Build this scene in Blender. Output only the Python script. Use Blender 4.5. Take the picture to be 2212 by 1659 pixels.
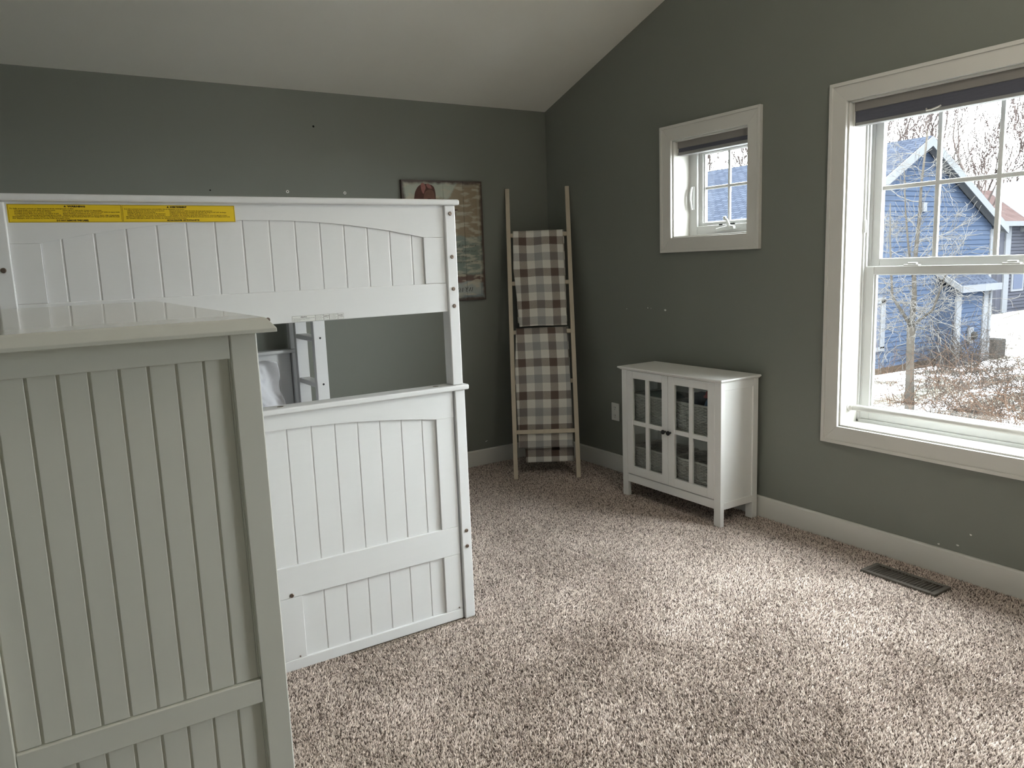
import bpy, bmesh, math, random
import numpy as np
from mathutils import Vector, Matrix, noise as mnoise

random.seed(7)
for o in list(bpy.data.objects):
    bpy.data.objects.remove(o)
SC = bpy.context.scene
COL = SC.collection

# ------------------------------------------------------------------ camera
YAW, PITCH, ROLL = math.radians(32.2978), math.radians(-9.0052), math.radians(-2.1272)
FPX = 1649.39
cam_d = bpy.data.cameras.new('camera')
cam = bpy.data.objects.new('camera', cam_d)
COL.objects.link(cam)
fw = Vector((math.sin(YAW) * math.cos(PITCH), math.cos(YAW) * math.cos(PITCH), math.sin(PITCH)))
rt = fw.cross(Vector((0, 0, 1))).normalized()
up = rt.cross(fw)
rt2 = rt * math.cos(ROLL) + up * math.sin(ROLL)
up2 = -rt * math.sin(ROLL) + up * math.cos(ROLL)
cam.matrix_world = Matrix((
    (rt2.x, up2.x, -fw.x, -3.277),
    (rt2.y, up2.y, -fw.y, -4.614),
    (rt2.z, up2.z, -fw.z, 1.42),
    (0, 0, 0, 1)))
cam_d.sensor_fit = 'HORIZONTAL'
cam_d.sensor_width = 36.0
cam_d.lens = FPX / 2212 * 36.0
cam_d.clip_start = 0.05
cam_d.clip_end = 400
SC.camera = cam

# ------------------------------------------------------------------ light
SKY = 45.0          # zenith radiance of the white sky; a little dimmer towards the horizon
SUN = 20.0
EXPOSURE = 0.24
W = bpy.data.worlds.new('overcast_sky')
SC.world = W
W.use_nodes = True
bg = W.node_tree.nodes['Background']
bg.inputs['Color'].default_value = (0.93, 0.97, 1.0, 1)
wn_, wl_ = W.node_tree.nodes, W.node_tree.links
wtc = wn_.new('ShaderNodeTexCoord')
wsp = wn_.new('ShaderNodeSeparateXYZ')
wl_.new(wtc.outputs['Generated'], wsp.inputs[0])
wmx = wn_.new('ShaderNodeMath')
wmx.operation = 'MAXIMUM'
wmx.inputs[1].default_value = 0.0
wl_.new(wsp.outputs['Z'], wmx.inputs[0])
wma = wn_.new('ShaderNodeMath')
wma.operation = 'MULTIPLY_ADD'
wma.inputs[1].default_value = SKY * 0.25
wma.inputs[2].default_value = SKY * 0.75
wl_.new(wmx.outputs[0], wma.inputs[0])
wl_.new(wma.outputs[0], bg.inputs['Strength'])
sun_d = bpy.data.lights.new('sun', 'SUN')
sun_d.energy = SUN
sun_d.angle = math.radians(6)
sun_d.color = (1.0, 0.95, 0.88)
sun = bpy.data.objects.new('sun', sun_d)
COL.objects.link(sun)
sun.rotation_euler = Vector((0.62, 0.42, -0.66)).to_track_quat('-Z', 'Y').to_euler()
# sampling portals in the three window openings (they emit nothing themselves)
for nm, yc, zc, wy, wz in (('window_portal', -2.84, 1.335, 0.88, 1.48), ('window_portal', -1.546, 1.806, 0.5, 0.5), ('window_portal', -4.60, 1.496, 0.68, 1.17)):
    pd = bpy.data.lights.new(nm, 'AREA')
    pd.shape = 'RECTANGLE'
    pd.size, pd.size_y = wy, wz
    pd.cycles.is_portal = True
    po = bpy.data.objects.new(nm, pd)
    COL.objects.link(po)
    po.location = (0.235, yc, zc)
    po.rotation_euler = Vector((-1, 0, 0)).to_track_quat('-Z', 'Z').to_euler()
vs = SC.view_settings
vs.view_transform = 'Standard'
vs.look = 'None'
vs.gamma = 1.0
vs.use_curve_mapping = False
vs.exposure = EXPOSURE
SC.cycles.use_denoising = True
SC.cycles.max_bounces = 9
SC.cycles.diffuse_bounces = 6
SC.cycles.use_adaptive_sampling = True
SC.cycles.adaptive_threshold = 0.02
SC.cycles.transparent_max_bounces = 16
SC.cycles.caustics_reflective = False
SC.cycles.caustics_refractive = False
SC.cycles.sample_clamp_indirect = 6.0


# ------------------------------------------------------------------ materials
MATS = {}


def nt(name):
    m = bpy.data.materials.new(name)
    m.use_nodes = True
    return m, m.node_tree, m.node_tree.nodes['Principled BSDF']


def mat(name, col, rough=0.5, spec=0.5, metal=0.0, var=0.0, vscale=6.0, bump=0.0, bscale=80.0, stretch=None, coat=0.0):
    if name in MATS:
        return MATS[name]
    m, t, b = nt(name)
    b.inputs['Roughness'].default_value = rough
    b.inputs['Specular IOR Level'].default_value = spec
    b.inputs['Metallic'].default_value = metal
    if coat:
        b.inputs['Coat Weight'].default_value = coat
        b.inputs['Coat Roughness'].default_value = 0.12
    tc = t.nodes.new('ShaderNodeTexCoord')
    mp = t.nodes.new('ShaderNodeMapping')
    if stretch:
        mp.inputs['Scale'].default_value = stretch
    t.links.new(tc.outputs['Object'], mp.inputs['Vector'])
    n1 = t.nodes.new('ShaderNodeTexNoise')
    n1.inputs['Scale'].default_value = vscale
    n1.inputs['Detail'].default_value = 4
    t.links.new(mp.outputs['Vector'], n1.inputs['Vector'])
    mx = t.nodes.new('ShaderNodeMix')
    mx.data_type = 'RGBA'
    c = Vector(col)
    mx.inputs['A'].default_value = (*(c * (1 - var)), 1)
    mx.inputs['B'].default_value = (*[min(1, k) for k in c * (1 + var)], 1)
    t.links.new(n1.outputs['Fac'], mx.inputs['Factor'])
    t.links.new(mx.outputs['Result'], b.inputs['Base Color'])
    if bump:
        n2 = t.nodes.new('ShaderNodeTexNoise')
        n2.inputs['Scale'].default_value = bscale
        n2.inputs['Detail'].default_value = 3
        t.links.new(mp.outputs['Vector'], n2.inputs['Vector'])
        bp = t.nodes.new('ShaderNodeBump')
        bp.inputs['Strength'].default_value = bump
        bp.inputs['Distance'].default_value = 0.002
        t.links.new(n2.outputs['Fac'], bp.inputs['Height'])
        t.links.new(bp.outputs['Normal'], b.inputs['Normal'])
    MATS[name] = m
    return m


wall_paint = mat('wall_paint', (0.20, 0.209, 0.184), 0.55, 0.35, var=0.04, vscale=1.5, bump=0.12, bscale=160)
ceil_paint = mat('ceiling_paint', (0.90, 0.88, 0.81), 0.8, 0.2, var=0.02, bump=0.1, bscale=120)
trim_paint = mat('trim_paint', (0.70, 0.685, 0.645), 0.38, 0.45, var=0.02)
bed_white = mat('bed_white', (0.72, 0.72, 0.725), 0.33, 0.5, var=0.015, bump=0.04, bscale=60, stretch=(1, 1, 12))
dresser_white = mat('dresser_white', (0.80, 0.79, 0.73), 0.3, 0.5, var=0.015)
dresser_gloss = mat('dresser_gloss', (0.80, 0.79, 0.73), 0.09, 0.6, var=0.015)
cab_white = mat('cabinet_white', (0.90, 0.895, 0.875), 0.34, 0.5, var=0.015)
vinyl = mat('window_vinyl', (0.70, 0.705, 0.695), 0.35, 0.5, var=0.01)
shade_head = mat('shade_headrail', (0.27, 0.25, 0.235), 0.5, 0.3)
shade_fab = mat('shade_fabric', (0.115, 0.118, 0.145), 0.85, 0.1, bump=0.2, bscale=300)
shade_rail = mat('shade_rail', (0.30, 0.30, 0.295), 0.45, 0.3)
rod_white = mat('rod_white', (0.8, 0.79, 0.76), 0.28, 0.5)
bolt_metal = mat('bolt_metal', (0.22, 0.17, 0.14), 0.35, 0.5, metal=0.9)
dark_hole = mat('dark_hole', (0.015, 0.015, 0.014), 0.8, 0.1)
knob_black = mat('knob_black', (0.008, 0.008, 0.009), 0.3, 0.5)
pine = mat('pine_wood', (0.56, 0.49, 0.385), 0.6, 0.3, var=0.12, vscale=14, bump=0.1, bscale=60, stretch=(3, 3, 0.4))
sheet_white = mat('sheet_white', (0.78, 0.78, 0.82), 0.85, 0.15, bump=0.15, bscale=40)
plastic_white = mat('plastic_white', (0.8, 0.79, 0.75), 0.35, 0.5)
vent_metal = mat('vent_metal', (0.12, 0.105, 0.09), 0.45, 0.4, metal=0.3)
chip_white = mat('plaster_chip', (0.75, 0.74, 0.7), 0.9, 0.1)
label_yellow = mat('label_yellow', (0.75, 0.52, 0.02), 0.4, 0.4)
label_white = mat('label_paper', (0.72, 0.72, 0.7), 0.5, 0.3)
ink = mat('ink', (0.02, 0.017, 0.012), 0.6, 0.2)
basket_mat = mat('basket_weave', (0.52, 0.51, 0.48), 0.75, 0.2, var=0.1, vscale=30)
cloth_blue = mat('cloth_blue', (0.12, 0.2, 0.33), 0.9, 0.1, bump=0.2, bscale=100)
cloth_red = mat('cloth_red', (0.3, 0.07, 0.08), 0.9, 0.1, bump=0.2, bscale=100)
cloth_grey = mat('cloth_grey', (0.2, 0.23, 0.22), 0.9, 0.1, bump=0.2, bscale=100)
cloth_dark = mat('cloth_dark', (0.05, 0.06, 0.08), 0.9, 0.1, bump=0.2, bscale=100)
leather_tag = mat('leather_tag', (0.035, 0.024, 0.018), 0.7, 0.2)
# outdoors
navy = mat('navy_siding', (0.0108, 0.0146, 0.0232), 0.6, 0.0, var=0.1, vscale=2)
house_trim = mat('house_trim', (0.033, 0.03465, 0.0385), 0.6, 0.0)
shingle_plain = mat('shingle_plain', (0.0077, 0.00935, 0.0132), 0.9, 0.0, var=0.45, vscale=3.0, bump=0.6, bscale=6, stretch=(1.0, 0.6, 4.0))
glass_dark = mat('house_window_glass', (0.0165, 0.01925, 0.0275), 0.1, 0.0)
bark_near = mat('bark_near', (0.0165, 0.01485, 0.01293), 0.9, 0.0, var=0.35, vscale=9)
twig_pale = mat('twig_pale', (0.034, 0.0325, 0.031), 0.9, 0.0, var=0.25, vscale=9)
bark_far = mat('bark_far', (0.021, 0.017, 0.0162), 0.9, 0.0, var=0.3, vscale=1)
bramble = mat('bramble', (0.0125, 0.0102, 0.0088), 0.9, 0.0, var=0.3, vscale=3)
bramble_red = mat('bramble_red', (0.021, 0.0135, 0.0098), 0.9, 0.0, var=0.3, vscale=3)
grey_siding = mat('grey_siding', (0.0121, 0.01265, 0.01595), 0.7, 0.0, var=0.1)
pink_roof = mat('pink_roof', (0.0176, 0.01265, 0.01238), 0.9, 0.0, var=0.4, vscale=2, bump=0.5, bscale=5)
ac_grey = mat('ac_grey', (0.0099, 0.0099, 0.0099), 0.6, 0.0)
brick_line = mat('foundation', (0.0132, 0.00935, 0.0066), 0.9, 0.0, var=0.3, vscale=4)


def shingle_mat():
    m, t, b = nt('shingle')
    tc = t.nodes.new('ShaderNodeTexCoord')
    mp = t.nodes.new('ShaderNodeMapping')
    mp.inputs['Rotation'].default_value = (0, 0, math.radians(90))
    t.links.new(tc.outputs['Object'], mp.inputs['Vector'])
    br = t.nodes.new('ShaderNodeTexBrick')
    br.inputs['Scale'].default_value = 1.0
    br.inputs['Brick Width'].default_value = 0.34
    br.inputs['Row Height'].default_value = 0.15
    br.inputs['Mortar Size'].default_value = 0.016
    br.inputs['Color1'].default_value = (0.0125, 0.0148, 0.0205, 1)
    br.inputs['Color2'].default_value = (0.0085, 0.0102, 0.0145, 1)
    br.inputs['Mortar'].default_value = (0.005, 0.006, 0.009, 1)
    t.links.new(mp.outputs['Vector'], br.inputs['Vector'])
    t.links.new(br.outputs['Color'], b.inputs['Base Color'])
    b.inputs['Roughness'].default_value = 0.9
    b.inputs['Specular IOR Level'].default_value = 0.0
    return m


shingle = shingle_mat()


def glass_mat():
    m, t, b = nt('window_glass')
    t.nodes.remove(b)
    out = t.nodes['Material Output']
    tr = t.nodes.new('ShaderNodeBsdfTransparent')
    tr.inputs['Color'].default_value = (0.95, 0.97, 0.96, 1)
    gl = t.nodes.new('ShaderNodeBsdfGlossy')
    gl.inputs['Roughness'].default_value = 0.02
    lw = t.nodes.new('ShaderNodeLayerWeight')          # Schlick reflectance, the same from both sides of the pane
    lw.inputs['Blend'].default_value = 0.5
    pw = t.nodes.new('ShaderNodeMath')
    pw.operation = 'POWER'
    pw.inputs[1].default_value = 5.0
    t.links.new(lw.outputs['Facing'], pw.inputs[0])
    ma = t.nodes.new('ShaderNodeMath')
    ma.operation = 'MULTIPLY_ADD'
    ma.inputs[1].default_value = 0.85
    ma.inputs[2].default_value = 0.035
    t.links.new(pw.outputs[0], ma.inputs[0])
    mx = t.nodes.new('ShaderNodeMixShader')
    t.links.new(ma.outputs[0], mx.inputs[0])
    t.links.new(tr.outputs[0], mx.inputs[1])
    t.links.new(gl.outputs[0], mx.inputs[2])
    t.links.new(mx.outputs[0], out.inputs['Surface'])
    return m


glass = glass_mat()


def carpet_mat():
    m, t, b = nt('carpet')
    at = t.nodes.new('ShaderNodeVertexColor')
    at.layer_name = 'tuft'
    t.links.new(at.outputs['Color'], b.inputs['Base Color'])
    b.inputs['Roughness'].default_value = 0.95
    b.inputs['Specular IOR Level'].default_value = 0.1
    return m


def carpet_base_mat():
    m, t, b = nt('carpet_base')
    tc = t.nodes.new('ShaderNodeTexCoord')
    n = t.nodes.new('ShaderNodeTexNoise')
    n.inputs['Scale'].default_value = 140
    n.inputs['Detail'].default_value = 2
    t.links.new(tc.outputs['Object'], n.inputs['Vector'])
    r = t.nodes.new('ShaderNodeValToRGB')
    r.color_ramp.elements[0].position = 0.38
    r.color_ramp.elements[0].color = (0.07, 0.052, 0.042, 1)
    r.color_ramp.elements[1].position = 0.62
    r.color_ramp.elements[1].color = (0.4, 0.33, 0.275, 1)
    t.links.new(n.outputs['Fac'], r.inputs['Fac'])
    t.links.new(r.outputs['Color'], b.inputs['Base Color'])
    bp = t.nodes.new('ShaderNodeBump')
    bp.inputs['Strength'].default_value = 0.7
    bp.inputs['Distance'].default_value = 0.006
    t.links.new(n.outputs['Fac'], bp.inputs['Height'])
    t.links.new(bp.outputs['Normal'], b.inputs['Normal'])
    b.inputs['Roughness'].default_value = 0.95
    b.inputs['Specular IOR Level'].default_value = 0.1
    return m


def ground_mat():
    m, t, b = nt('snowy_ground')
    tc = t.nodes.new('ShaderNodeTexCoord')
    n = t.nodes.new('ShaderNodeTexNoise')
    n.inputs['Scale'].default_value = 0.55
    n.inputs['Detail'].default_value = 8
    n.inputs['Roughness'].default_value = 0.68
    mp = t.nodes.new('ShaderNodeMapping')
    mp.inputs['Scale'].default_value = (0.8, 1.5, 1)
    t.links.new(tc.outputs['Object'], mp.inputs['Vector'])
    t.links.new(mp.outputs['Vector'], n.inputs['Vector'])
    r = t.nodes.new('ShaderNodeValToRGB')
    e = r.color_ramp.elements
    e[0].position = 0.40
    e[0].color = (0.014, 0.0128, 0.0062, 1)
    e[1].position = 0.56
    e[1].color = (0.62, 0.63, 0.66, 1)
    k = r.color_ramp.elements.new(0.50)
    k.color = (0.022, 0.017, 0.0125, 1)
    t.links.new(n.outputs['Fac'], r.inputs['Fac'])
    t.links.new(r.outputs['Color'], b.inputs['Base Color'])
    b.inputs['Roughness'].default_value = 0.9
    return m


def plaid_mat():
    m, t, b = nt('plaid_fleece')
    N = t.nodes
    L = t.links
    uv = N.new('ShaderNodeUVMap')
    uv.uv_map = 'cloth'
    sp = N.new('ShaderNodeSeparateXYZ')
    L.new(uv.outputs['UV'], sp.inputs[0])

    def math_(op, a, bb=None, c=None):
        n = N.new('ShaderNodeMath')
        n.operation = op
        for i, v in enumerate((a, bb, c)):
            if v is None:
                continue
            if isinstance(v, (int, float)):
                n.inputs[i].default_value = v
            else:
                L.new(v, n.inputs[i])
        return n.outputs[0]

    def stripes(src, per):
        f = math_('FRACT', math_('DIVIDE', src, per))
        r = N.new('ShaderNodeValToRGB')
        r.color_ramp.interpolation = 'CONSTANT'
        e = r.color_ramp.elements
        cream = (0.74, 0.72, 0.66, 1)
        brown = (0.135, 0.097, 0.08, 1)
        grey = (0.33, 0.33, 0.325, 1)
        e[0].position = 0.0
        e[0].color = brown
        e[1].position = 0.25
        e[1].color = cream
        for p, c in ((0.5, grey), (0.75, cream)):
            k = e.new(p)
            k.color = c
        L.new(f, r.inputs['Fac'])
        return r.outputs['Color']
    a = stripes(sp.outputs['X'], 0.210)
    c = stripes(sp.outputs['Y'], 0.222)
    d = math_('GREATER_THAN', math_('FRACT', math_('MULTIPLY', math_('SUBTRACT', sp.outputs['X'], sp.outputs['Y']), 128.0)), 0.62)

    def blend(kind):
        n = N.new('ShaderNodeMix')
        n.data_type = 'RGBA'
        n.blend_type = kind
        n.inputs['Factor'].default_value = 1.0
        L.new(a, n.inputs['A'])
        L.new(c, n.inputs['B'])
        return n.outputs['Result']
    mx = N.new('ShaderNodeMix')
    mx.data_type = 'RGBA'
    L.new(d, mx.inputs['Factor'])
    L.new(blend('DARKEN'), mx.inputs['A'])
    L.new(blend('LIGHTEN'), mx.inputs['B'])
    L.new(mx.outputs['Result'], b.inputs['Base Color'])
    b.inputs['Roughness'].default_value = 0.9
    b.inputs['Specular IOR Level'].default_value = 0.1
    b.inputs['Sheen Weight'].default_value = 0.15
    return m


def sign_mat():
    """print of the wall sign: bands of beach colours by height, ragged by noise, burnt edge all round"""
    m, t, b = nt('sign_print')
    N = t.nodes
    L = t.links
    g = N.new('ShaderNodeNewGeometry')
    sp = N.new('ShaderNodeSeparateXYZ')
    L.new(g.outputs['Position'], sp.inputs[0])

    def math_(op, a, bb=None):
        n = N.new('ShaderNodeMath')
        n.operation = op
        for i, v in enumerate((a, bb)):
            if v is None:
                continue
            if isinstance(v, (int, float)):
                n.inputs[i].default_value = v
            else:
                L.new(v, n.inputs[i])
        return n.outputs[0]

    def noise(scale, sc=(1, 1, 1), det=4):
        mp = N.new('ShaderNodeMapping')
        mp.inputs['Scale'].default_value = sc
        L.new(g.outputs['Position'], mp.inputs['Vector'])
        n = N.new('ShaderNodeTexNoise')
        n.inputs['Scale'].default_value = scale
        n.inputs['Detail'].default_value = det
        L.new(mp.outputs['Vector'], n.inputs['Vector'])
        return n.outputs['Fac']
    z = math_('ADD', sp.outputs['Z'], math_('MULTIPLY', math_('SUBTRACT', noise(9, (1, 1, 1.5)), 0.5), 0.05))
    sx_ = N.new('ShaderNodeMapRange')
    sx_.interpolation_type = 'SMOOTHSTEP'
    sx_.inputs['From Min'].default_value = -0.83
    sx_.inputs['From Max'].default_value = -0.73
    sx_.inputs['To Max'].default_value = 0.115
    L.new(sp.outputs['X'], sx_.inputs['Value'])
    hi = math_('GREATER_THAN', sp.outputs['Z'], 1.75)
    z = math_('SUBTRACT', z, math_('MULTIPLY', sx_.outputs[0], hi))
    zz = math_('DIVIDE', math_('SUBTRACT', z, 1.17), 0.81)
    r = N.new('ShaderNodeValToRGB')
    e = r.color_ramp.elements
    e[0].position = 0.0
    e[0].color = (0.16, 0.2, 0.2, 1)
    e[1].position = 1.0
    e[1].color = (0.42, 0.44, 0.36, 1)
    for p, c in ((0.08, (0.36, 0.38, 0.36, 1)), (0.155, (0.34, 0.36, 0.34, 1)), (0.17, (0.13, 0.075, 0.055, 1)), (0.215, (0.12, 0.07, 0.052, 1)),
                 (0.235, (0.2, 0.24, 0.2, 1)), (0.38, (0.17, 0.205, 0.17, 1)), (0.535, (0.2, 0.23, 0.19, 1)), (0.55, (0.255, 0.195, 0.12, 1)),
                 (0.83, (0.27, 0.21, 0.13, 1)), (0.86, (0.42, 0.44, 0.36, 1))):
        k = e.new(p)
        k.color = c
    L.new(zz, r.inputs['Fac'])
    rip = N.new('ShaderNodeMapRange')
    rip.inputs['From Min'].default_value = 0.5
    rip.inputs['From Max'].default_value = 0.62
    L.new(noise(13, (1, 1, 3.2), 2), rip.inputs['Value'])
    mx = N.new('ShaderNodeMix')
    mx.data_type = 'RGBA'
    L.new(math_('MULTIPLY', rip.outputs[0], 0.7), mx.inputs['Factor'])
    L.new(r.outputs['Color'], mx.inputs['A'])
    mx.inputs['B'].default_value = (0.52, 0.47, 0.36, 1)
    # burnt border
    ex = math_('MINIMUM', math_('SUBTRACT', sp.outputs['X'], -1.156), math_('SUBTRACT', -0.559, sp.outputs['X']))
    ez = math_('MINIMUM', math_('SUBTRACT', sp.outputs['Z'], 1.178), math_('SUBTRACT', 1.972, sp.outputs['Z']))
    ed = math_('ADD', math_('MINIMUM', ex, ez), math_('MULTIPLY', math_('SUBTRACT', noise(25), 0.5), 0.03))
    mr = N.new('ShaderNodeMapRange')
    mr.inputs['From Min'].default_value = 0.010
    mr.inputs['From Max'].default_value = 0.030
    L.new(ed, mr.inputs['Value'])
    m2 = N.new('ShaderNodeMix')
    m2.data_type = 'RGBA'
    L.new(mr.outputs[0], m2.inputs['Factor'])
    m2.inputs['A'].default_value = (0.06, 0.038, 0.028, 1)
    L.new(mx.outputs['Result'], m2.inputs['B'])
    L.new(m2.outputs['Result'], b.inputs['Base Color'])
    b.inputs['Roughness'].default_value = 0.5
    return m


# ------------------------------------------------------------------ mesh helpers
WL = {}


def link(name, data, parent=None, loc=(0, 0, 0), mats=None):
    o = bpy.data.objects.new(name, data)
    COL.objects.link(o)
    loc = Vector(loc)
    WL[o] = loc
    if parent is not None:
        o.parent = parent
        o.location = loc - WL[parent]
    else:
        o.location = loc
    return o


def tag(o, label=None, cat=None, group=None, kind=None):
    if label:
        o['label'] = label
    if cat:
        o['category'] = cat
    if group:
        o['group'] = group
    if kind:
        o['kind'] = kind
    return o


def thing(name, loc, label, cat, group=None, kind=None, parent=None):
    o = link(name, None, parent, loc)
    o.empty_display_size = 0.05
    return tag(o, label, cat, group, kind)


class MB:
    def __init__(s):
        s.v = []
        s.f = []

    def add(s, vs_, fs_):
        n = len(s.v)
        s.v += [tuple(p) for p in vs_]
        s.f += [tuple(i + n for i in q) for q in fs_]
        return s

    def box(s, x0, x1, y0, y1, z0, z1):
        vs_ = [(x, y, z) for z in (z0, z1) for y in (y0, y1) for x in (x0, x1)]
        return s.add(vs_, [(0, 2, 3, 1), (4, 5, 7, 6), (0, 1, 5, 4), (2, 6, 7, 3), (0, 4, 6, 2), (1, 3, 7, 5)])

    def prism(s, pts, axis, a0, a1):
        """pts: 2D outline; axis 'y': pts are (x,z), extruded y a0..a1; 'x': pts (y,z)"""
        n = len(pts)

        def mk(p, a):
            return (p[0], a, p[1]) if axis == 'y' else ((a, p[0], p[1]) if axis == 'x' else (p[0], p[1], a))
        vs_ = [mk(p, a0) for p in pts] + [mk(p, a1) for p in pts]
        fs_ = [tuple(range(n)), tuple(range(2 * n - 1, n - 1, -1))]
        fs_ += [(i, i + n, (i + 1) % n + n, (i + 1) % n) for i in range(n)]
        return s.add(vs_, fs_)

    def tube(s, pts, rad, n=6, cap=True):
        pts = [Vector(p) for p in pts]
        if isinstance(rad, (int, float)):
            rad = [rad] * len(pts)
        rings = []
        d0 = (pts[1] - pts[0]).normalized()
        a = d0.cross(Vector((0, 0, 1)))
        if a.length < 0.05:
            a = d0.cross(Vector((1, 0, 0)))
        a.normalize()
        vs_ = []
        for i, p in enumerate(pts):
            d = (pts[min(i + 1, len(pts) - 1)] - pts[max(i - 1, 0)]).normalized()
            a = (a - d * a.dot(d)).normalized()
            bb = d.cross(a)
            for k in range(n):
                th = 2 * math.pi * k / n
                vs_.append(p + (a * math.cos(th) + bb * math.sin(th)) * rad[i])
        fs_ = []
        for i in range(len(pts) - 1):
            for k in range(n):
                fs_.append((i * n + k, i * n + (k + 1) % n, (i + 1) * n + (k + 1) % n, (i + 1) * n + k))
        if cap:
            fs_.append(tuple(range(n - 1, -1, -1)))
            e = (len(pts) - 1) * n
            fs_.append(tuple(e + k for k in range(n)))
        return s.add(vs_, fs_)

    def lathe(s, c, axis, prof, n=16):
        """prof: (radius, distance along axis) list"""
        ax = Vector(axis).normalized()
        a = ax.cross(Vector((0, 0, 1)))
        if a.length < 0.05:
            a = ax.cross(Vector((1, 0, 0)))
        a.normalize()
        bb = ax.cross(a)
        c = Vector(c)
        vs_ = []
        for r, d in prof:
            for k in range(n):
                th = 2 * math.pi * k / n
                vs_.append(c + ax * d + (a * math.cos(th) + bb * math.sin(th)) * max(r, 1e-5))
        fs_ = []
        for i in range(len(prof) - 1):
            for k in range(n):
                fs_.append((i * n + k, i * n + (k + 1) % n, (i + 1) * n + (k + 1) % n, (i + 1) * n + k))
        fs_.append(tuple(range(n - 1, -1, -1)))
        e = (len(prof) - 1) * n
        fs_.append(tuple(e + k for k in range(n)))
        return s.add(vs_, fs_)

    def mesh(s, name, m, bevel=0.0, smooth=False, origin=(0, 0, 0), seg=2):
        me = bpy.data.meshes.new(name)
        o = Vector(origin)
        me.from_pydata([tuple(Vector(p) - o) for p in s.v], [], s.f)
        bm = bmesh.new()
        bm.from_mesh(me)
        bmesh.ops.recalc_face_normals(bm, faces=bm.faces)
        if bevel:
            ed = [e for e in bm.edges if len(e.link_faces) == 2 and e.calc_face_angle(0) > 0.6]
            bmesh.ops.bevel(bm, geom=ed, offset=bevel, segments=seg, profile=0.5, affect='EDGES', clamp_overlap=True)
        bm.to_mesh(me)
        bm.free()
        if smooth:
            me.polygons.foreach_set('use_smooth', [True] * len(me.polygons))
        if isinstance(m, (list, tuple)):
            for k in m:
                me.materials.append(k)
        else:
            me.materials.append(m)
        return me

    def build(s, name, m, parent=None, bevel=0.0, smooth=False, seg=2):
        xs = np.array(s.v, float)
        mn, mx = xs.min(0), xs.max(0)
        o = ((mn[0] + mx[0]) / 2, (mn[1] + mx[1]) / 2, mn[2])
        me = s.mesh(name, m, bevel, smooth, o, seg)
        return link(name, me, parent, o)


def box(name, parent, m, x, y, z, bevel=0.002, seg=2):
    return MB().box(min(x), max(x), min(y), max(y), min(z), max(z)).build(name, m, parent, bevel, seg=seg)


def prism(name, parent, m, pts, axis, a, bevel=0.0):
    return MB().prism(pts, axis, a[0], a[1]).build(name, m, parent, bevel)


def bolt(parent, p, axis, r=0.0075, m=None, name='bolt', label=None):
    o = MB().lathe(p, axis, [(r, -0.001), (r, 0.0015), (r * 0.75, 0.0035), (r * 0.35, 0.0036), (r * 0.33, 0.0015), (0.0001, 0.0014)], 12).build(name, m or bolt_metal, parent, smooth=False)
    return o


def text_geo(txt, size, shear=0.0, bold=0.0, align='LEFT', space=1.0):
    cu = bpy.data.curves.new('txt', 'FONT')
    cu.body = txt
    cu.size = size
    cu.shear = shear
    cu.offset = bold
    cu.resolution_u = 1
    cu.align_x = align
    cu.space_character = space
    o = bpy.data.objects.new('txt', cu)
    COL.objects.link(o)
    dg = bpy.context.evaluated_depsgraph_get()
    me = o.evaluated_get(dg).to_mesh()
    vs_ = [tuple(v.co) for v in me.vertices]
    fs_ = [tuple(p.vertices) for p in me.polygons]
    o.evaluated_get(dg).to_mesh_clear()
    bpy.data.objects.remove(o)
    bpy.data.curves.remove(cu)
    return vs_, fs_


def put_text(mb, txt, x, y, z, size, width=None, **kw):
    """text in the x,z plane at depth y, facing -y; squeezed to a width"""
    vs_, fs_ = text_geo(txt, size, **kw)
    if not vs_:
        return
    xs = [v[0] for v in vs_]
    w = max(xs) - min(xs)
    k = 1.0 if width is None else width / max(w, 1e-6)
    mb.add([(x + v[0] * k, y, z + v[1]) for v in vs_], fs_)


# ------------------------------------------------------------------ room shell
RY = -2.84            # ridge
YF = -5.68            # wall behind the camera
XL = -3.72            # left wall
H0 = 2.467
SL = 0.329
HR = H0 + SL * (-RY)
WT = 0.20             # right wall thickness


def struct(o, label, cat):
    return tag(o, label, cat, kind='structure')


floor = struct(MB().box(XL, 0, YF, 0, -0.05, 0).build('floor', carpet_base_mat()), 'speckled taupe carpeted bedroom floor', 'floor')
struct(MB().box(XL - 0.1, WT, 0, 0.12, -0.05, H0 + 0.04).build('wall_back', wall_paint), 'grey green back wall behind the bunk bed', 'wall')
struct(MB().prism([(YF, -0.05), (0.12, -0.05), (0.12, H0), (RY, HR + 0.05), (YF, H0)], 'x', XL - 0.1, XL).build('wall_left', wall_paint), 'grey green wall on the left of the bunk bed', 'wall')
struct(MB().box(XL - 0.1, WT, YF - 0.12, YF, -0.05, H0 + 0.04).build('wall_front', wall_paint), 'grey green wall behind the camera', 'wall')
cl = MB()
cl.prism([(0.12, H0 - 0.12 * SL), (RY, HR), (YF - 0.12, H0 - 0.12 * SL), (YF - 0.12, H0 + 0.15), (RY, HR + 0.16), (0.12, H0 + 0.15)], 'x', XL - 0.1, WT)
struct(cl.build('ceiling', ceil_paint), 'off-white vaulted ceiling sloping up from the back wall', 'ceiling')

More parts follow.
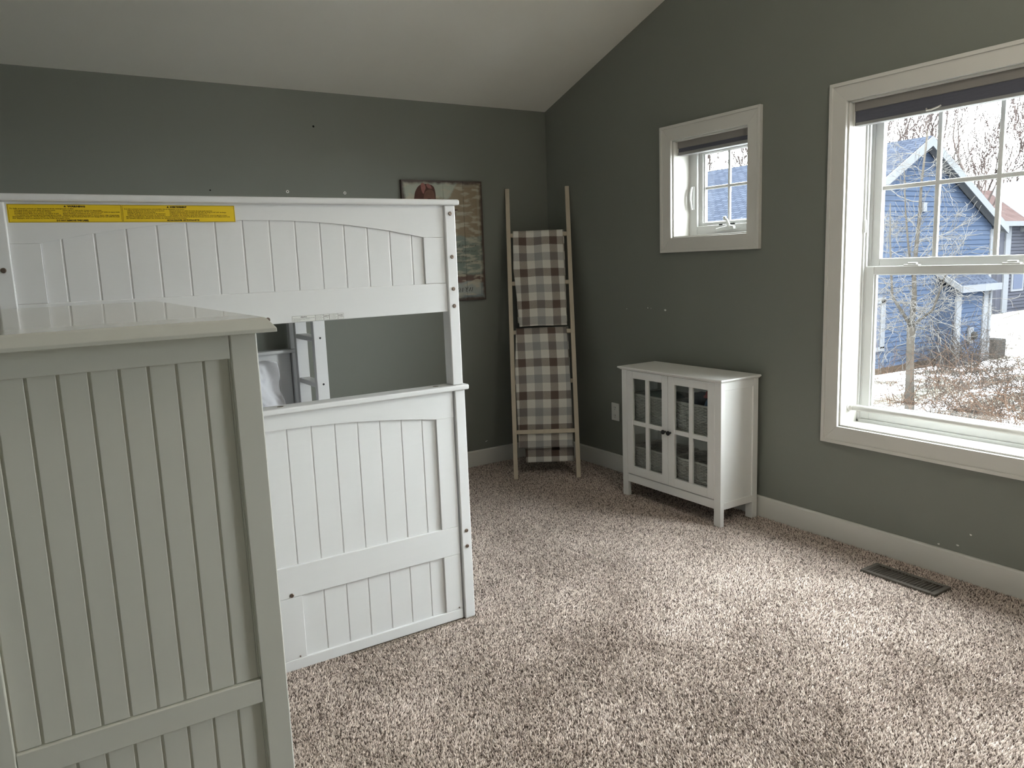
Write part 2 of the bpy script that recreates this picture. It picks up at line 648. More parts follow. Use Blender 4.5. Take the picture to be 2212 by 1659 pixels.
# openings in the right wall: (y0,y1,z0,z1)
BW = (-3.29, -2.39, 0.578, 2.092)
SW = (-1.826, -1.265, 1.530, 2.083)
BW_EXTRA = (-4.95, -4.25, 0.90, 2.092)
OPEN = [BW, SW, BW_EXTRA]
ys = sorted({YF, 0.0, RY} | {v for o in OPEN for v in o[:2]})
zs = sorted({-0.05, H0} | {v for o in OPEN for v in o[2:]})
wr = MB()
for xx in (0.0, WT):
    for i in range(len(ys) - 1):
        for j in range(len(zs) - 1):
            yc, zc = (ys[i] + ys[i + 1]) / 2, (zs[j] + zs[j + 1]) / 2
            if any(o[0] < yc < o[1] and o[2] < zc < o[3] for o in OPEN):
                continue
            wr.add([(xx, ys[i], zs[j]), (xx, ys[i + 1], zs[j]), (xx, ys[i + 1], zs[j + 1]), (xx, ys[i], zs[j + 1])], [(0, 1, 2, 3)])
    wr.add([(xx, YF, H0), (xx, RY, H0), (xx, 0, H0), (xx, RY, HR + 0.02)], [(0, 1, 2, 3)])
for o in OPEN:
    for a, b in (((o[0], o[2]), (o[1], o[2])), ((o[1], o[2]), (o[1], o[3])), ((o[1], o[3]), (o[0], o[3])), ((o[0], o[3]), (o[0], o[2]))):
        wr.add([(0, *a), (0, *b), (WT, *b), (WT, *a)], [(0, 1, 2, 3)])
wme = bpy.data.meshes.new('wall_right')
wme.from_pydata(wr.v, [], wr.f)
wme.materials.append(wall_paint)
wall_right = struct(link('wall_right', wme), 'grey green gable wall with the windows', 'wall')
wall_back = bpy.data.objects['wall_back']

# baseboards
BH = 0.116


def baseboard(name, pts, axis, a, label):
    struct(prism(name, None, trim_paint, pts, axis, a), label, 'baseboard')


baseboard('baseboard_right', [(-0.018, 0.0), (-0.018, BH - 0.006), (-0.012, BH), (0, BH), (0, 0)], 'y', (YF, -0.0), 'white baseboard along the wall with the windows')
baseboard('baseboard_back', [(0.0, 0.0), (-0.018, 0.0), (-0.018, BH - 0.006), (-0.012, BH), (0, BH)], 'x', (XL, -0.018), 'white baseboard along the back wall behind the bed')
baseboard('baseboard_left', [(XL + 0.018, 0.0), (XL + 0.018, BH - 0.006), (XL + 0.012, BH), (XL, BH), (XL, 0)], 'y', (YF, -0.018), 'white baseboard along the left wall')

# paint chips and holes in the walls
for (y, z, s) in ((-0.848, 1.101, 0.005), (-1.045, 1.112, 0.006), (-1.075, 1.111, 0.004), (-1.199, 1.103, 0.011), (-2.898, 0.129, 0.007), (-2.978, 0.147, 0.007), (-3.029, 0.208, 0.008)):
    pts = [(y + math.cos(k * 1.05 + s * 900) * s * random.uniform(0.5, 1.1), z + math.sin(k * 1.05 + s * 900) * s * 0.7 * random.uniform(0.5, 1.0)) for k in range(6)]
    prism('paint_chip', wall_right, chip_white, pts, 'x', (-0.0008, 0.0005))
prism('paint_chip', wall_back, chip_white, [(-0.603, 0.163), (-0.596, 0.166), (-0.588, 0.169), (-0.585, 0.173), (-0.594, 0.171), (-0.602, 0.168)], 'y', (-0.0008, 0.0005))
for x, z in ((-1.88, 1.885), (-1.526, 1.883)):
    o = MB().lathe((x, 0, z), (0, -1, 0), [(0.009, -0.001), (0.009, 0.002), (0.005, 0.0025), (0.004, 0.0008), (0.0001, 0.0006)], 14).build('wall_anchor', plastic_white, wall_back)
    MB().lathe((x, -0.0006, z), (0, -1, 0), [(0.0042, 0.0), (0.0001, 0.0008)], 10).build('anchor_hole', dark_hole, o)
MB().lathe((-1.694, 0, 2.267), (0, -1, 0), [(0.007, -0.001), (0.006, 0.001), (0.0001, 0.0012)], 9).build('nail_hole', dark_hole, wall_back)
MB().lathe((-2.316, 0, 1.885), (0, -1, 0), [(0.005, -0.001), (0.004, 0.001), (0.0001, 0.0012)], 9).build('nail_hole', dark_hole, wall_back)
for (y, z) in ((-0.945, 1.752),):
    MB().lathe((0, y, z), (-1, 0, 0), [(0.003, -0.001), (0.0001, 0.0008)], 8).build('nail_hole', dark_hole, wall_right)


# ------------------------------------------------------------------ windows
def casing(parent, o, w=0.084):
    y0, y1, z0, z1 = o
    Y0, Y1, Z0, Z1 = y0 - w, y1 + w, z0 - w, z1 + w
    # mitred boards, each with a raised back band at the outer edge
    quads = [
        [(Y0, Z0), (Y1, Z0), (y1, z0), (y0, z0)],
        [(Y1, Z0), (Y1, Z1), (y1, z1), (y1, z0)],
        [(Y1, Z1), (Y0, Z1), (y0, z1), (y1, z1)],
        [(Y0, Z1), (Y0, Z0), (y0, z0), (y0, z1)]]
    k = 0.016 / w
    for q in quads:
        a, b, c, d = [Vector(p) for p in q]
        c2, d2 = b + (c - b) * k, a + (d - a) * k
        cb = prism('casing_board', parent, trim_paint, q, 'x', (-0.017, 0.0), bevel=0.0015)
        prism('back_band', cb, trim_paint, [tuple(a), tuple(b), tuple(c2), tuple(d2)], 'x', (-0.024, -0.0165), bevel=0.0015)


def reveal(parent, o, depth):
    y0, y1, z0, z1 = o
    t = 0.008
    box('jamb', parent, trim_paint, (0.001, depth), (y1 - t, y1 + 0.001), (z0, z1), 0.001)
    box('jamb', parent, trim_paint, (0.001, depth), (y0 - 0.001, y0 + t), (z0, z1), 0.001)
    box('head_jamb', parent, trim_paint, (0.001, depth), (y0, y1), (z1 - t, z1 + 0.001), 0.001)
    box('sill', parent, trim_paint, (0.001, depth), (y0, y1), (z0 - 0.001, z0 + t), 0.001)


def frame4(parent, name_st, name_rl, m, x, y, z, ws, wt, wb, bev=0.003):
    """sash: stiles full height, rails between"""
    r = []
    r.append(box(name_st, parent, m, x, (y[0], y[0] + ws), z, bev))
    r.append(box(name_st, parent, m, x, (y[1] - ws, y[1]), z, bev))
    r.append(box(name_rl, parent, m, x, (y[0] + ws, y[1] - ws), (z[1] - wt, z[1]), bev))
    r.append(box(name_rl, parent, m, x, (y[0] + ws, y[1] - ws), (z[0], z[0] + wb), bev))
    return r


# large double hung windows
def big_window(name, BW, label):
    yc = (BW[0] + BW[1]) / 2
    w1 = struct(link(name, None, None, (0, yc, BW[2])), label, 'window')
    casing(w1, BW)
    reveal(w1, BW, 0.13)
    by0, by1 = BW[0] + 0.004, BW[1] - 0.004
    fr = thing('window_frame', (0.13, yc, BW[2]), None, None, parent=w1)
    for (xa, xb, wdt) in ((0.13, 0.141, 0.012), (0.141, 0.152, 0.02), (0.152, 0.172, 0.010), (0.172, 0.183, 0.024), (0.183, 0.235, 0.012)):
        for yy in ((by1 - wdt, by1), (by0, by0 + wdt)):
            box('track', fr, vinyl, (xa, xb), yy, (BW[2] + 0.008, BW[3] - 0.008), 0.001)
    box('frame_head', fr, vinyl, (0.13, 0.235), (by0, by1), (BW[3] - 0.03, BW[3] - 0.006), 0.002)
    box('frame_sill', fr, vinyl, (0.13, 0.235), (by0, by1), (BW[2] + 0.006, BW[2] + 0.022), 0.002)
    # lower sash
    ls = thing('lower_sash', (0.155, yc, 0.6), None, None, parent=w1)
    sy0, sy1 = by0 + 0.013, by1 - 0.013
    frame4(ls, 'sash_stile', 'sash_rail', vinyl, (0.143, 0.171), (sy0, sy1), (0.600, 1.341), 0.047, 0.039, 0.068)
    frame4(ls, 'glazing_bead', 'glazing_bead', vinyl, (0.150, 0.165), (sy0 + 0.046, sy1 - 0.046), (0.667, 1.303), 0.010, 0.004, 0.006, 0.001)
    box('pane', ls, glass, (0.156, 0.159), (sy0 + 0.05, sy1 - 0.05), (0.67, 1.301), 0)
    # upper sash
    us = thing('upper_sash', (0.19, yc, 1.34), None, None, parent=w1)
    uy0, uy1 = by0 + 0.022, by1 - 0.022
    frame4(us, 'sash_stile', 'sash_rail', vinyl, (0.176, 0.204), (uy0, uy1), (1.325, 2.066), 0.042, 0.04, 0.052)
    gy0, gy1 = uy0 + 0.042, uy1 - 0.042
    box('pane', us, glass, (0.189, 0.192), (gy0 - 0.004, gy1 + 0.004), (1.375, 2.03), 0)
    for k in (1, 2):
        yy = gy1 + (gy0 - gy1) * k / 3
        box('muntin', us, vinyl, (0.183, 0.198), (yy - 0.010, yy + 0.010), (1.376, 2.028), 0.003)
    box('muntin', us, vinyl, (0.184, 0.197), (gy0, gy1), (1.692, 1.712), 0.003)
    for yy in (yc + 0.21, yc - 0.21):
        lk = box('sash_lock', ls, vinyl, (0.146, 0.172), (yy - 0.035, yy + 0.035), (1.3405, 1.3475), 0.002)
        box('lock_lever', lk, vinyl, (0.150, 0.168), (yy - 0.022, yy + 0.018), (1.347, 1.356), 0.003)
    box('tilt_latch', w1, vinyl, (0.128, 0.140), (by1 - 0.018, by1 - 0.004), (1.50, 1.56), 0.003)


big_window('window_1', BW, 'large white double-hung window with divided upper sash beside the floor vent')


def small_window(name, o, label):
    w = struct(link(name, None, None, (0, (o[0] + o[1]) / 2, o[2])), label, 'window')
    casing(w, o)
    reveal(w, o, 0.132)
    y0, y1, z0, z1 = o[0] + 0.004, o[1] - 0.004, o[2] + 0.006, o[3] - 0.006
    fr = thing('window_frame', (0.15, (y0 + y1) / 2, z0), None, None, parent=w)
    frame4(fr, 'frame_stile', 'frame_rail', vinyl, (0.132, 0.21), (y0, y1), (z0, z1), 0.062, 0.05, 0.056, 0.003)
    sa = thing('casement_sash', (0.165, (y0 + y1) / 2, z0 + 0.056), None, None, parent=w)
    a0, a1, c0, c1 = y0 + 0.06, y1 - 0.06, z0 + 0.054, z1 - 0.048
    frame4(sa, 'sash_stile', 'sash_rail', vinyl, (0.150, 0.19), (a0, a1), (c0, c1), 0.03, 0.026, 0.022, 0.003)
    frame4(sa, 'glazing_bead', 'glazing_bead', vinyl, (0.158, 0.178), (a0 + 0.029, a1 - 0.029), (c0 + 0.021, c1 - 0.025), 0.011, 0.005, 0.005, 0.001)
    box('pane', sa, glass, (0.166, 0.169), (a0 + 0.03, a1 - 0.03), (c0 + 0.022, c1 - 0.026), 0)
    ym = (a0 + a1) / 2
    box('muntin', sa, vinyl, (0.161, 0.174), (ym - 0.008, ym + 0.008), (c0 + 0.022, c1 - 0.026), 0.003)
    box('muntin', sa, vinyl, (0.162, 0.173), (a0 + 0.03, a1 - 0.03), ((c0 + c1) / 2 - 0.0095, (c0 + c1) / 2 + 0.0065), 0.003)
    dz = o[2] - 1.530
    # lock lever on the far stile
    lk = box('lock_plate', w, vinyl, (0.122, 0.133), (y1 - 0.045, y1 - 0.024), (1.69 + dz, 1.825 + dz), 0.004)
    MB().tube([(0.119, y1 - 0.034, 1.82 + dz), (0.108, y1 - 0.034, 1.79 + dz), (0.104, y1 - 0.034, 1.75 + dz), (0.112, y1 - 0.036, 1.705 + dz), (0.112, y1 - 0.038, 1.69 + dz)], [0.006, 0.008, 0.008, 0.006, 0.007], 8).build('lock_lever', vinyl, lk, smooth=True)
    # crank operator on the bottom rail
    yc = ym - 0.02
    cr = MB().prism([(yc - 0.065, 1.562 + dz), (yc + 0.075, 1.556 + dz), (yc + 0.07, 1.572 + dz), (yc - 0.03, 1.586 + dz), (yc - 0.06, 1.58 + dz)], 'x', 0.108, 0.134).build('crank_base', vinyl, w, 0.004)
    MB().tube([(0.108, yc - 0.03, 1.578 + dz), (0.095, yc - 0.034, 1.596 + dz), (0.092, yc - 0.03, 1.612 + dz), (0.094, yc - 0.014, 1.622 + dz)], [0.010, 0.009, 0.008, 0.007], 8).build('crank_handle', vinyl, cr, smooth=True)
    MB().lathe((0.094, yc - 0.012, 1.614 + dz), (0, 0, 1), [(0.006, 0), (0.010, 0.006), (0.010, 0.016), (0.006, 0.021)], 10).build('crank_knob', vinyl, cr, smooth=True)
    box('operator_arm', cr, dark_hole, (0.128, 0.136), (yc - 0.05, yc - 0.02), (1.590 + dz, 1.597 + dz), 0)
    box('operator_arm', cr, dark_hole, (0.128, 0.136), (yc + 0.04, yc + 0.062), (1.589 + dz, 1.596 + dz), 0)
    return w


small_window('window_2', SW, 'small white casement window with four panes above the glass-door cabinet')
small_window('added_window', BW_EXTRA, 'unseen white casement window nearer the camera, added as an extra daylight source')  # guessed window out of view, added to let in more daylight


def shade(o, zh, zf, zb, zbb, label, clip_y=None):
    y0, y1 = o[0] + 0.012, o[1] - 0.012
    t = thing('cellular_shade', (0.05, (y0 + y1) / 2, zbb), label, 'window shade')
    box('headrail', t, shade_head, (0.028, 0.078), (y0, y1), (zh[0], zh[1]), 0.003)
    box('end_cap', t, plastic_white, (0.027, 0.079), (y1 - 0.001, y1 + 0.003), (zbb, zh[1] + 0.001), 0.001)
    box('end_cap', t, plastic_white, (0.027, 0.079), (y0 - 0.003, y0 + 0.001), (zbb, zh[1] + 0.001), 0.001)
    f = MB()
    n = max(4, int((zh[0] - zb) / 0.006))
    pts = []
    for k in range(n + 1):
        z = zb + (zh[0] - zb) * k / n
        pts.append((0.034 + (0.001 if k % 2 else 0.0), z))
    back = [(0.072, z) for (_, z) in reversed(pts)]
    f.prism(pts + back, 'y', y0 + 0.003, y1 - 0.003)
    f.build('pleated_fabric', shade_fab, t)
    box('bottom_rail', t, shade_rail, (0.030, 0.076), (y0 + 0.001, y1 - 0.001), (zbb, zb), 0.003)
    if clip_y:
        MB().tube([(0.03, clip_y + 0.03, zbb + 0.018), (0.014, clip_y + 0.02, zbb + 0.008), (0.012, clip_y, zbb + 0.007), (0.016, clip_y - 0.025, zbb + 0.013), (0.03, clip_y - 0.03, zbb + 0.02)], 0.0035, 6).build('pull_handle', plastic_white, t, smooth=True)
    return t


shade(BW, (2.046, 2.086), None, 1.995, 1.981, 'blue grey cellular shade raised to the top of the large window', clip_y=-2.765)
shade(SW, (2.038, 2.080), None, 2.016, 1.998, 'grey cellular shade raised in the small window above the cabinet')

tr = thing('tension_rod', (0.07, RY, 0.65), 'white tension rod across the bottom of the large window', 'rod')
MB().tube([(0.07, BW[0] + 0.012, 0.666), (0.07, RY, 0.666), (0.07, BW[1] - 0.012, 0.666)], 0.0145, 14).build('rod', rod_white, tr, smooth=True)
for ya, s in ((BW[1] - 0.0085, -1), (BW[0] + 0.0085, 1)):
    MB().lathe((0.07, ya, 0.666), (0, s, 0), [(0.023, 0.0), (0.023, 0.004), (0.0175, 0.007), (0.0165, 0.022)], 18).build('end_cap', rod_white, tr, smooth=False)


# ------------------------------------------------------------------ carpet pile (nobody could count it)
def carpet_pile():
    rng = np.random.default_rng(3)
    s = 0.0047
    xs = np.arange(-2.92, -0.02, s)
    ysv = np.arange(-4.1, -0.02, s)
    X, Y = np.meshgrid(xs, ysv)
    X = X.ravel() + rng.uniform(-0.45, 0.45, X.size) * s
    Y = Y.ravel() + rng.uniform(-0.45, 0.45, Y.size) * s
    keep = (X < -0.021) & (Y < -0.021)
    keep &= ~((X < -1.93) & (Y > -1.9))                       # under the bed
    keep &= ~((X < -2.5) & (Y > -3.55) & (Y < -1.9) & (X < -2.9))   # under the dresser
    keep &= ~((Y < -3.2) & (X < -2.6) & (Y > -3.3) & (X < -2.95))
    keep &= (X * 0.55 + (-Y) < 3.8)
    # cut-outs: vent, feet and posts
    cut = [(-0.268, -0.136, -3.034, -2.696), (-0.322, -0.262, -1.937, -1.885), (-0.322, -0.262, -1.21, -1.15), (-0.09, -0.02, -1.937, -1.88), (-0.09, -0.02, -1.21, -1.15),
           (-2.4, -1.862, -2.05, -1.96)]
    for a, b, c, d in cut:
        keep &= ~((X > a) & (X < b) & (Y > c) & (Y < d))
    X, Y = X[keep], Y[keep]
    n = X.size

    def low(fx, fy, ph):
        return np.sin(X * fx + ph + 1.3 * np.sin(Y * fy * 0.7 + ph)) * np.cos(Y * fy + 0.8 * np.sin(X * fx * 0.6 - ph))
    # brushed direction varies slowly over the floor (vacuum tracks, footprints)
    bx = 0.45 * low(4.2, 5.1, 0.4) + 0.35 * low(11.0, 7.5, 1.7) + 0.2 * low(23.0, 19.0, 2.2)
    by = 0.45 * low(5.0, 3.8, 2.9) + 0.35 * low(8.3, 12.0, 0.2)
    h = 0.0082 + rng.normal(0, 0.0014, n)
    tx = (bx * 0.6 + rng.normal(0, 0.45, n)) * 0.0075
    ty = (by * 0.6 + rng.normal(0, 0.45, n)) * 0.0075
    th = rng.uniform(0, 2 * math.pi, n)
    r = 0.0031 + rng.uniform(0, 0.0010, n)
    V = np.zeros((n, 4, 3), np.float32)
    for k in range(3):
        a = th + k * 2 * math.pi / 3
        V[:, k, 0] = X + np.cos(a) * r
        V[:, k, 1] = Y + np.sin(a) * r
        V[:, k, 2] = -0.001
    V[:, 3, 0] = X + tx
    V[:, 3, 1] = Y + ty
    V[:, 3, 2] = h
    base = (np.arange(n) * 4)[:, None]
    tris = np.concatenate([base + np.array([[k, (k + 1) % 3, 3]]) for k in range(3)], 1).reshape(-1, 3)
    me = bpy.data.meshes.new('carpet_pile')
    me.vertices.add(n * 4)
    me.vertices.foreach_set('co', V.ravel())
    nl = tris.size
    me.loops.add(nl)
    me.loops.foreach_set('vertex_index', tris.ravel().astype(np.int32))
    npoly = len(tris)
    me.polygons.add(npoly)
    ls_ = (np.arange(len(tris)) * 3).astype(np.int32)
    me.polygons.foreach_set('loop_start', ls_)
    me.update(calc_edges=True)
    c0 = np.array([(0.83, 0.715, 0.645), (0.71, 0.60, 0.535), (0.42, 0.34, 0.295), (0.13, 0.098, 0.084)])
    pick = rng.choice(4, n, p=[0.26, 0.30, 0.24, 0.20])
    cc = c0[pick] * rng.uniform(0.85, 1.15, (n, 1))
    C = np.ones((n, 4, 4), np.float32)
    C[:, :, :3] = cc[:, None, :]
    at = me.color_attributes.new('tuft', 'FLOAT_COLOR', 'POINT')
    at.data.foreach_set('color', C.ravel())
    me.materials.append(carpet_mat())
    me.polygons.foreach_set('use_smooth', [True] * npoly)
    return link('carpet_pile', me)


tag(carpet_pile(), 'short twisted speckled brown and beige carpet pile covering the floor', 'carpet', kind='stuff')


# ------------------------------------------------------------------ bunk bed
def arc_pts(xa, xb, z_end, z_mid, n=20):
    return [(xa + (xb - xa) * k / n, z_end + (z_mid - z_end) * (1 - (2 * k / n - 1) ** 2)) for k in range(n + 1)]


def plank_row(parent, m, x0, x1, grooves, y0, y1, zlo, ztop, bev=0.0016):
    """tongue-and-groove planks between x0 and x1 split at the grooves; ztop(x) gives the height"""
    ed = [x0] + [g for g in grooves if x0 + 0.005 < g < x1 - 0.005] + [x1]
    g2 = 0.0022
    xs_ = [x0 + (x1 - x0) * k / 12 for k in range(13)]
    d_ = 1 if y0 < -1 else -1
    yb = (y0 + 0.002, y1 - 0.001) if d_ > 0 else (y0 + 0.001, y1 - 0.002)
    MB().prism([(x0, zlo), (x1, zlo)] + [(x, ztop(x)) for x in reversed(xs_)], 'y', *yb).build('panel_backing', m, parent)
    for a, b in zip(ed[:-1], ed[1:]):
        a2, b2 = a + g2, b - g2
        MB().prism([(a2, zlo), (b2, zlo), (b2, ztop(b2)), (a2, ztop(a2))], 'y', y0, y1).build('plank', m, parent, bev)


BX0, BX1 = -3.333, -1.868
bed = thing('bunk_bed', ((BX0 + BX1) / 2, -1.0, 0), 'white wooden bunk bed with arched beadboard end panels', 'bunk bed')
PW = 0.045


def bed_end(y, d, dx, labels):
    """one end of the bed; y = face plane, d = +1 if the bed lies toward +y of the face"""
    xa, xb = BX0 + dx, BX1 + dx
    ia, ib = xa + PW, xb - PW
    xm = (xa + xb) / 2

    def Y(a, b):
        return tuple(sorted((y + d * a, y + d * b)))
    for px in ((xa, ia), (ib, xb)):
        for (zl, zh, sh_, bz) in ((0.9612, 1.641, 0.0, (1.611, 1.451, 1.331, 1.266)), (0, 0.940, 0.006, (0.37, 0.305))):
            q = (px[0] + sh_, px[1] + sh_)
            p = box('post', bed, bed_white, q, Y(0, 0.056), (zl, zh), 0.004)
            for z in bz:
                bolt(p, ((q[0] + q[1]) / 2, y - 0.0005 * d, z), (0, -d, 0))
    box('end_cap_rail', bed, bed_white, (xa - 0.014, xb + 0.014), Y(-0.012, 0.068), (1.641, 1.662), 0.006, 3)
    box('end_cap_rail', bed, bed_white, (xa - 0.022, xb + 0.020), Y(-0.012, 0.068), (0.940, 0.961), 0.006, 3)
    arch = arc_pts(ia + 0.075, ib - 0.087, 1.525, 1.589)
    prism('arched_board', bed, bed_white, [(ia, 1.641), (ia, 1.525)] + arch + [(ib, 1.525), (ib, 1.641)], 'y', Y(0.010, 0.034))
    box('frame_stile', bed, bed_white, (ia, ia + 0.075), Y(0.0105, 0.034), (1.3545, 1.5245), 0.0012)
    box('frame_stile', bed, bed_white, (ib - 0.087, ib), Y(0.0105, 0.034), (1.3545, 1.5245), 0.0012)
    box('frame_rail', bed, bed_white, (ia, ib), Y(0.009, 0.036), (1.246, 1.354), 0.002)
    gr = [-3.160 + dx + 0.0856 * k for k in range(14)]
    y0, y1 = Y(0.0175, 0.030)
    plank_row(bed, bed_white, ia + 0.073, ib - 0.085, gr, y0, y1, 1.352, lambda x: 1.527 + 0.064 * max(0, 1 - ((x - xm + 0.006) / 0.612) ** 2))
    # lower bunk panel
    arch2 = arc_pts(ia + 0.075, ib - 0.075, 0.836, 0.884)
    prism('arched_board', bed, bed_white, [(ia, 0.940), (ia, 0.836)] + arch2 + [(ib, 0.836), (ib, 0.940)], 'y', Y(0.008, 0.034))
    box('frame_stile', bed, bed_white, (ia, ia + 0.075), Y(0.009, 0.034), (0.3925, 0.8355), 0.0012)
    box('frame_stile', bed, bed_white, (ib - 0.075, ib), Y(0.009, 0.034), (0.3925, 0.8355), 0.0012)
    box('frame_rail', bed, bed_white, (ia, ib), Y(0.008, 0.036), (0.277, 0.392), 0.002)
    plank_row(bed, bed_white, ia + 0.073, ib - 0.073, gr, y0, y1, 0.390, lambda x: 0.838 + 0.049 * max(0, 1 - ((x - xm) / 0.618) ** 2))
    # panel below the rail
    for a, b in ((ia, ia + 0.073), (xm - 0.045, xm + 0.045), (ib - 0.073, ib)):
        st = box('frame_stile', bed, bed_white, (a, b), Y(0.009, 0.034), (0.0445, 0.2765), 0.0012)
        if d > 0:
            bolt(st, ((a + b) / 2 + 0.02, y + d * 0.0088, 0.052), (0, -d, 0), 0.003, bolt_metal, 'screw')
    box('base_rail', bed, bed_white, (ia, ib), Y(0.008, 0.036), (0.004, 0.044), 0.002)
    plank_row(bed, bed_white, ia + 0.071, xm - 0.043, gr, y0, y1, 0.043, lambda x: 0.279)
    plank_row(bed, bed_white, xm + 0.043, ib - 0.071, gr, y0, y1, 0.043, lambda x: 0.279)
    for z in (1.262, 0.286):
        bolt(bed, (xm + 0.008, y + d * 0.0085, z), (0, -d, 0), 0.008)
    if d > 0:
        for px in (xm + 0.03, ib - 0.06):
            MB().lathe((px, y + 0.03, 0.961), (0, 0, 1), [(0.012, -0.001), (0.011, 0.0006), (0.0001, 0.0008)], 12).build('dowel_plug', bolt_metal, bed)


FY = -2.03
HX = -0.05      # the head end stands a little further left
bed_end(FY, 1, 0.0, True)
bed_end(-0.03, -1, HX, False)


def skew_board(name, parent, m, xf, xh, w, y0, y1, z0, z1, bev=0.003):
    """board running from the foot (y0) to the head (y1), its face at xf there and xh here"""
    mb = MB()
    mb.add([(xf, y0, z0), (xf + w, y0, z0), (xh + w, y1, z0), (xh, y1, z0), (xf, y0, z1), (xf + w, y0, z1), (xh + w, y1, z1), (xh, y1, z1)],
           [(0, 3, 2, 1), (4, 5, 6, 7), (0, 1, 5, 4), (1, 2, 6, 5), (2, 3, 7, 6), (3, 0, 4, 7)])
    return mb.build(name, m, parent, bev)


YA, YB = FY + 0.058, -0.088
for (z0, z1) in ((0.277, 0.395), (1.246, 1.356), (1.47, 1.54)):
    skew_board('side_rail', bed, bed_white, BX1 - PW - 0.024, BX1 - PW + HX - 0.024, 0.023, YA - 0.02, YB + 0.02, z0, z1)
    skew_board('side_rail', bed, bed_white, BX0 + PW + 0.001, BX0 + PW + HX + 0.001, 0.023, YA - 0.02, YB + 0.02, z0, z1)
for k in range(11):
    yy = YA + 0.08 + k * 0.165
    dx = HX * (yy - YA) / (YB - YA)
    for z in (0.33, 1.29):
        box('slat', bed, bed_white, (BX0 + PW + 0.026 + dx, BX1 - PW - 0.026 + dx), (yy, yy + 0.07), (z, z + 0.018), 0.002)

# warning label on the arched board
yl = FY + 0.010
wl = box('warning_label', bed, label_yellow, (-3.283, -2.668), (yl - 0.0008, yl), (1.583, 1.634), 0)
tag(wl, 'yellow bilingual warning sticker')
lt = MB()
yt = yl - 0.0012
for (a, b) in ((-3.281, -2.996), (-2.993, -2.670)):
    for (x0, x1, z0, z1) in ((a, b, 1.6325, 1.6332), (a, b, 1.5838, 1.5845), (a, a + 0.0007, 1.584, 1.633), (b - 0.0007, b, 1.584, 1.633)):
        lt.add([(x0, yt, z0), (x1, yt, z0), (x1, yt, z1), (x0, yt, z1)], [(0, 1, 2, 3)])
for xc, word, wd in ((-3.135, 'WARNING', 0.046), (-2.86, 'AVERTISSEMENT', 0.049)):
    put_text(lt, word, xc, yt, 1.6262, 0.0062, wd, bold=0.0004)
    lt.add([(xc - 0.010, yt, 1.6262), (xc - 0.003, yt, 1.6262), (xc - 0.0065, yt, 1.6312)], [(0, 1, 2)])
en = [(-3.277, 1.6205, 'To help prevent serious or fatal injuries from entrapment or falls:', 0.158),
      (-3.266, 1.6158, 'Use guardrails on both sides of upper bunk.', 0.10), (-3.266, 1.6113, 'Prohibit horseplay on or under bed(s).', 0.09),
      (-3.266, 1.6068, 'Prohibit more than one person on upper bunk.', 0.108), (-3.266, 1.6023, 'Use ladder for entering and leaving upper bunk.', 0.114),
      (-3.148, 1.6158, 'Never allow a child under 6 years on upper bunk.', 0.10), (-3.148, 1.6113, 'Use only mattress that is 74"-75" long and 53"-54" wide on upper bunk.', 0.148),
      (-3.148, 1.6068, 'Ensure thickness of mattress does not exceed 6".', 0.10), (-3.148, 1.6023, 'Mattress surface must be at least 5" below upper edge of guardrails.', 0.146),
      (-3.272, 1.5978, 'Strangulation Hazard - Never attach or hang items to any part of the bunk bed that are not designed for use with the bed.', 0.27),
      (-3.272, 1.5933, 'For example, but not limited to, hooks, belts and jump ropes.', 0.14)]
fr_ = [(-2.988, 1.6205, "Pour aider a prevenir les blessures graves, voire mortelles, dues au coincement ou aux chutes :", 0.17),
       (-2.980, 1.6158, "Utiliser des garde-corps des deux cotes du lit superieur.", 0.104), (-2.980, 1.6113, "Interdire les chahuts sur ou sous le(s) lit(s).", 0.078),
       (-2.980, 1.6068, "Interdire plus d'une personne sur le lit superieur.", 0.106), (-2.980, 1.6023, "Utiliser l'echelle pour monter et descendre.", 0.106),
       (-2.862, 1.6158, "Ne jamais laisser un enfant de moins de 6 ans au lit superieur.", 0.126), (-2.862, 1.6113, 'Utiliser seulement un matelas de 74"-75" de long et 53"-54" de large.', 0.168),
       (-2.862, 1.6068, "L'epaisseur du matelas ne doit pas depasser 6\".", 0.11), (-2.862, 1.6023, "La surface du matelas doit etre au moins 5\" sous le garde-corps.", 0.17),
       (-2.984, 1.5978, "Risque d'etranglement - Ne jamais attacher ou suspendre d'objets a une partie du lit qui ne sont pas concus pour etre utilises avec le lit,", 0.30),
       (-2.984, 1.5933, "par exemple, mais sans s'y limiter, des crochets, des ceintures et des cordes a sauter.", 0.17)]
for x, z, s, w_ in en + fr_:
    put_text(lt, s, x, yt, z, 0.0040, w_, bold=0.00012)
put_text(lt, 'DO NOT REMOVE THIS LABEL', -3.166, yt, 1.5865, 0.0058, 0.082, bold=0.0003)
put_text(lt, 'NE PAS ENLEVER CETTE ETIQUETTE', -2.872, yt, 1.5865, 0.0058, 0.094, bold=0.0003)
lt.build('lettering', ink, wl)
# small data label on the rail
yl = FY + 0.009
sl = box('data_label', bed, label_white, (-2.512, -2.328), (yl - 0.0006, yl), (1.2475, 1.2685), 0)
tag(sl, 'small white data sticker')
lt = MB()
yt = yl - 0.001


def rect_line(mb, x0, x1, z0, z1, w, y):
    for (a, b, c, d) in ((x0, x1, z0, z0 + w), (x0, x1, z1 - w, z1), (x0, x0 + w, z0, z1), (x1 - w, x1, z0, z1)):
        mb.add([(a, y, c), (b, y, c), (b, y, d), (a, y, d)], [(0, 1, 2, 3)])


